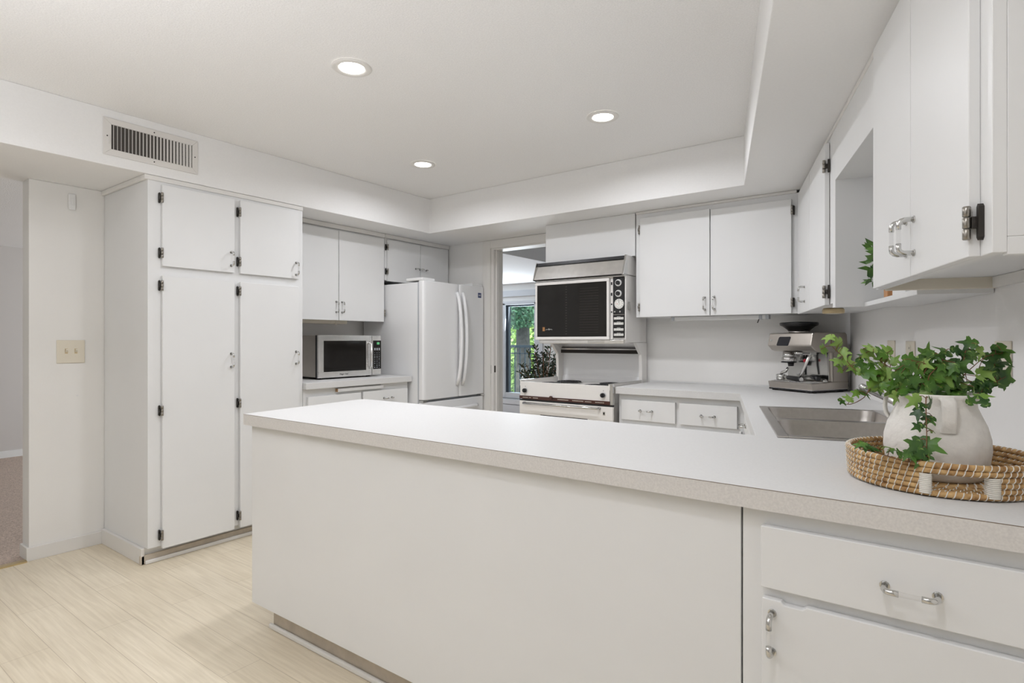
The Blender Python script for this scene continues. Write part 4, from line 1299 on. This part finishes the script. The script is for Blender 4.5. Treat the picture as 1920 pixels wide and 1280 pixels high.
LEAVES=[ (-0.199,1.541,1.236,0.0298),(-0.181,1.555,1.223,0.0348),(-0.205,1.537,1.208,0.0323),(-0.169,1.563,1.199,0.0298),(-0.182,1.554,1.180,0.0298),(-0.161,1.569,1.179,0.0298),(-0.177,1.558,1.164,0.0249),(-0.154,1.574,1.164,0.0249),(-0.144,1.582,1.159,0.0249),(-0.168,1.527,1.088,0.0195),(-0.156,1.536,1.097,0.0267),(-0.143,1.545,1.106,0.0219),(-0.126,1.558,1.109,0.0365),(-0.116,1.565,1.118,0.0243),(-0.111,1.531,1.215,0.0333),(-0.096,1.543,1.203,0.0380),(-0.120,1.525,1.197,0.0309),(-0.091,1.547,1.188,0.0309),(-0.130,1.518,1.176,0.0285),(-0.105,1.536,1.179,0.0452),(-0.084,1.552,1.167,0.0428),(-0.110,1.532,1.157,0.0404),(-0.091,1.547,1.148,0.0428),(-0.105,1.536,1.136,0.0380),(-0.081,1.554,1.136,0.0428),(-0.068,1.563,1.185,0.0261),(-0.071,1.561,1.112,0.0357),(-0.096,1.543,1.121,0.0357),(-0.054,1.511,1.167,0.0320),(-0.056,1.510,1.149,0.0366),(-0.045,1.518,1.140,0.0320),(-0.064,1.504,1.105,0.0297),(-0.050,1.515,1.122,0.0366),(-0.036,1.525,1.117,0.0343),(-0.035,1.513,1.188,0.0363),(-0.009,1.532,1.204,0.0363),(0.021,1.554,1.208,0.0363),(0.005,1.542,1.195,0.0272),(-0.015,1.528,1.179,0.0340),(0.004,1.542,1.172,0.0363),(-0.021,1.523,1.164,0.0295),(-0.029,1.518,1.144,0.0363),(-0.012,1.530,1.141,0.0385),(0.007,1.544,1.152,0.0363),(0.030,1.561,1.170,0.0476),(0.025,1.557,1.149,0.0431),(0.049,1.574,1.170,0.0431),(0.044,1.571,1.149,0.0363),(0.002,1.540,1.133,0.0363),(0.021,1.554,1.129,0.0363),(0.039,1.568,1.129,0.0363),(0.058,1.581,1.141,0.0317),(-0.017,1.526,1.117,0.0385),(0.007,1.544,1.114,0.0385),(0.030,1.561,1.114,0.0385),(0.053,1.578,1.117,0.0340),(0.063,1.597,1.225,0.0343),(0.044,1.584,1.209,0.0251),(0.060,1.595,1.195,0.0320),(0.085,1.613,1.201,0.0297),(0.072,1.604,1.198,0.0251),(0.054,1.591,1.204,0.0251),(0.108,1.668,1.195,0.0328),(0.129,1.683,1.203,0.0468),(0.127,1.682,1.180,0.0398),(0.103,1.664,1.176,0.0304),(0.098,1.661,1.156,0.0374),(0.110,1.669,1.159,0.0304),(0.132,1.685,1.150,0.0515),(0.096,1.659,1.135,0.0351),(0.084,1.650,1.132,0.0257),(0.079,1.646,1.114,0.0351),(0.091,1.655,1.116,0.0304),(-0.030,1.423,1.106,0.0320),(-0.017,1.433,1.100,0.0213),(-0.002,1.444,1.103,0.0277),(-0.023,1.429,1.081,0.0277),(-0.011,1.437,1.075,0.0256),(-0.005,1.442,1.068,0.0277),(-0.024,1.409,1.056,0.0210),(-0.005,1.423,1.053,0.0273),(-0.028,1.394,1.020,0.0375),(-0.020,1.400,1.013,0.0250),(-0.002,1.413,1.020,0.0438),(-0.022,1.398,1.002,0.0333),(-0.011,1.407,0.999,0.0292),(-0.031,1.392,0.999,0.0271),(-0.007,1.410,0.992,0.0271),(-0.022,1.398,0.987,0.0271),(-0.050,1.378,1.004,0.0229),(-0.041,1.385,1.002,0.0250),(-0.119,1.364,1.007,0.0278),(-0.108,1.372,1.004,0.0299),(-0.095,1.382,1.001,0.0299),(-0.082,1.392,1.004,0.0364),(-0.067,1.403,0.995,0.0193) ]
STEMS=[ [(0.004,1.566,1.100),(-0.046,1.555,1.129),(-0.106,1.548,1.151),(-0.144,1.557,1.160),(-0.169,1.563,1.189),(-0.192,1.547,1.217),(-0.192,1.547,1.237)],[(-0.003,1.562,1.098),(-0.056,1.547,1.122),(-0.106,1.548,1.127),(-0.128,1.557,1.097),(-0.151,1.540,1.082),(-0.168,1.527,1.083)],[(0.007,1.569,1.100),(-0.046,1.555,1.150),(-0.091,1.547,1.179),(-0.110,1.532,1.215)],[(0.012,1.572,1.100),(-0.007,1.533,1.146),(0.016,1.550,1.181),(0.021,1.554,1.204)],[(0.012,1.572,1.100),(-0.021,1.535,1.134),(-0.009,1.532,1.175),(-0.033,1.514,1.186)],[(0.016,1.575,1.100),(0.049,1.600,1.143),(0.070,1.615,1.169),(0.098,1.661,1.194),(0.127,1.682,1.201)],[(0.021,1.579,1.100),(0.049,1.587,1.157),(0.057,1.593,1.198),(0.063,1.597,1.221)],[(0.026,1.582,1.100),(0.079,1.646,1.110),(0.110,1.669,1.134),(0.132,1.685,1.148)],[(-0.007,1.509,1.108),(-0.010,1.445,1.112),(-0.010,1.432,1.081),(-0.009,1.420,1.051),(-0.009,1.408,1.020),(-0.009,1.408,0.994)],[(-0.009,1.408,0.998),(-0.028,1.394,0.987),(-0.050,1.390,0.989),(-0.073,1.392,0.994),(-0.095,1.382,1.001),(-0.119,1.364,1.007)] ]
random.seed(11)
IVY = [(0, -.36), (.10, -.44), (.30, -.34), (.42, -.10), (.26, .0), (.50, .12), (.58, .34), (.26, .30), (.14, .40), (.10, .62), (0, .86),
       (-.10, .62), (-.14, .40), (-.26, .30), (-.58, .34), (-.50, .12), (-.26, .0), (-.42, -.10), (-.30, -.34), (-.10, -.44)]
fol = MB(); stm = MB(); petiole = stm
camdir = Vector((0.55, -.80, .1)).normalized()


def ivy_leaf(c, size, up=None, nrm=None, young=False):
    c = Vector(c)
    n = nrm or (Vector((.35, -.80, .42)) + Vector((random.gauss(0, .42), random.gauss(0, .42), random.gauss(0, .38)))).normalized()
    u = up or Vector((random.gauss(0, 1), random.gauss(0, 1), random.gauss(-.35, .9)))
    u = (u - n * u.dot(n)).normalized(); s = u.cross(n)
    k = size * .86
    def P(x, y):
        fold = -.20 * abs(x) + .03 * math.sin(6 * y + 4 * x)
        curl = -.16 * y * y
        return c + s * x * k + u * (y - .15) * k + n * (fold + curl) * k
    cen = P(0, 0)
    mid = [P(0, -.36), P(0, -.1), P(0, .2), P(0, .5), P(0, .86)]
    vs = [P(x, y) for x, y in IVY]
    half1 = list(range(0, 11)); half2 = [10, 11, 12, 13, 14, 15, 16, 17, 18, 19, 0]
    base = [cen]
    fs = [(0, i + 1, (i + 1) % 20 + 1) for i in range(20)]
    fol.add([cen] + vs, fs, 1 if young else 0, True)
    for (x, y) in ((0, .78), (.46, .28), (-.46, .28), (.3, -.18), (-.3, -.18)):
        a = P(0, -.30); b = P(x, y)
        off = n * .0007; w = .00042
        sd = (b - a).normalized().cross(n) * w
        fol.add([a + sd + off, a - sd + off, b + off], [(0, 1, 2)], 1)
    return P(0, -.36)


def nearest_stem(p):
    best = None
    for st_ in STEMS:
        for i in range(len(st_) - 1):
            a = Vector(st_[i]); b = Vector(st_[i + 1]); t = max(0, min(1, (p - a).dot(b - a) / max(1e-9, (b - a).length_squared)))
            q = a.lerp(b, t); d = (q - p).length
            if best is None or d < best[0]: best = (d, q)
    return best


for i, (x, y, z, w) in enumerate(LEAVES):
    p = Vector((x, y, z + (.010 if i >= 91 else 0)))
    r2 = (p - PC); h = r2.z; r2.z = 0
    young = i < 9 or (9 <= i < 28 and i % 3 != 0) or i % 7 == 3
    nrm = None
    if i >= 91:
        nrm = (Vector((.1, -.5, .9)) + Vector((random.gauss(0, .3), random.gauss(0, .3), 0))).normalized()
    b = ivy_leaf(p, w * 1.12, None, nrm, young)
    d, q = nearest_stem(b)
    if d < .07:
        petiole.tube([b, b.lerp(q, .5) + Vector((0, 0, .003)), q], .0008, 5)
for i, (x, y, z, w) in enumerate(LEAVES):      # a second layer of smaller leaves on the same shoots
    if 14 <= i < 73 and i % 4 != 1:
        p = Vector((x, y, z)) + Vector((random.gauss(0, .009), random.gauss(0, .012) + .01, random.gauss(-.004, .010)))
        p.z = max(p.z, 1.128)
        b = ivy_leaf(p, w * random.uniform(.75, 1.0), None, None, (i < 28 and i % 3 != 1) or i % 5 == 0)
        d, q = nearest_stem(b)
        if d < .05: petiole.tube([b, b.lerp(q, .5) + Vector((0, 0, .003)), q], .0007, 5)
for k in range(46):               # inner leaves filling the crown
    a = random.uniform(0, 2 * math.pi); r = random.uniform(.01, .10)
    p = PC + Vector((r * math.cos(a), r * math.sin(a), random.uniform(.17, .235) + .02 * (r < .06)))
    b = ivy_leaf(p, random.uniform(.022, .036), None, None, k % 5 == 0)
    d, q = nearest_stem(b)
    if d < .06: petiole.tube([b, q], .0008, 5)
fol.build('foliage', [M_ivy, M_ivyl], iv)
for st_ in STEMS:
    pts = [Vector(p) for p in st_]; sm_ = []
    for i in range(len(pts) - 1):
        p0 = pts[max(i - 1, 0)]; p1 = pts[i]; p2 = pts[i + 1]; p3 = pts[min(i + 2, len(pts) - 1)]
        for k in range(6):
            t = k / 6
            sm_.append(.5 * ((2 * p1) + (-p0 + p2) * t + (2 * p0 - 5 * p1 + 4 * p2 - p3) * t * t + (-p0 + 3 * p1 - 3 * p2 + p3) * t ** 3))
    sm_.append(pts[-1])
    n = len(sm_)
    stm.tube(sm_, [.0013 - .0006 * i / n for i in range(n)], 6)
stm.build('stem', M_stem, iv)
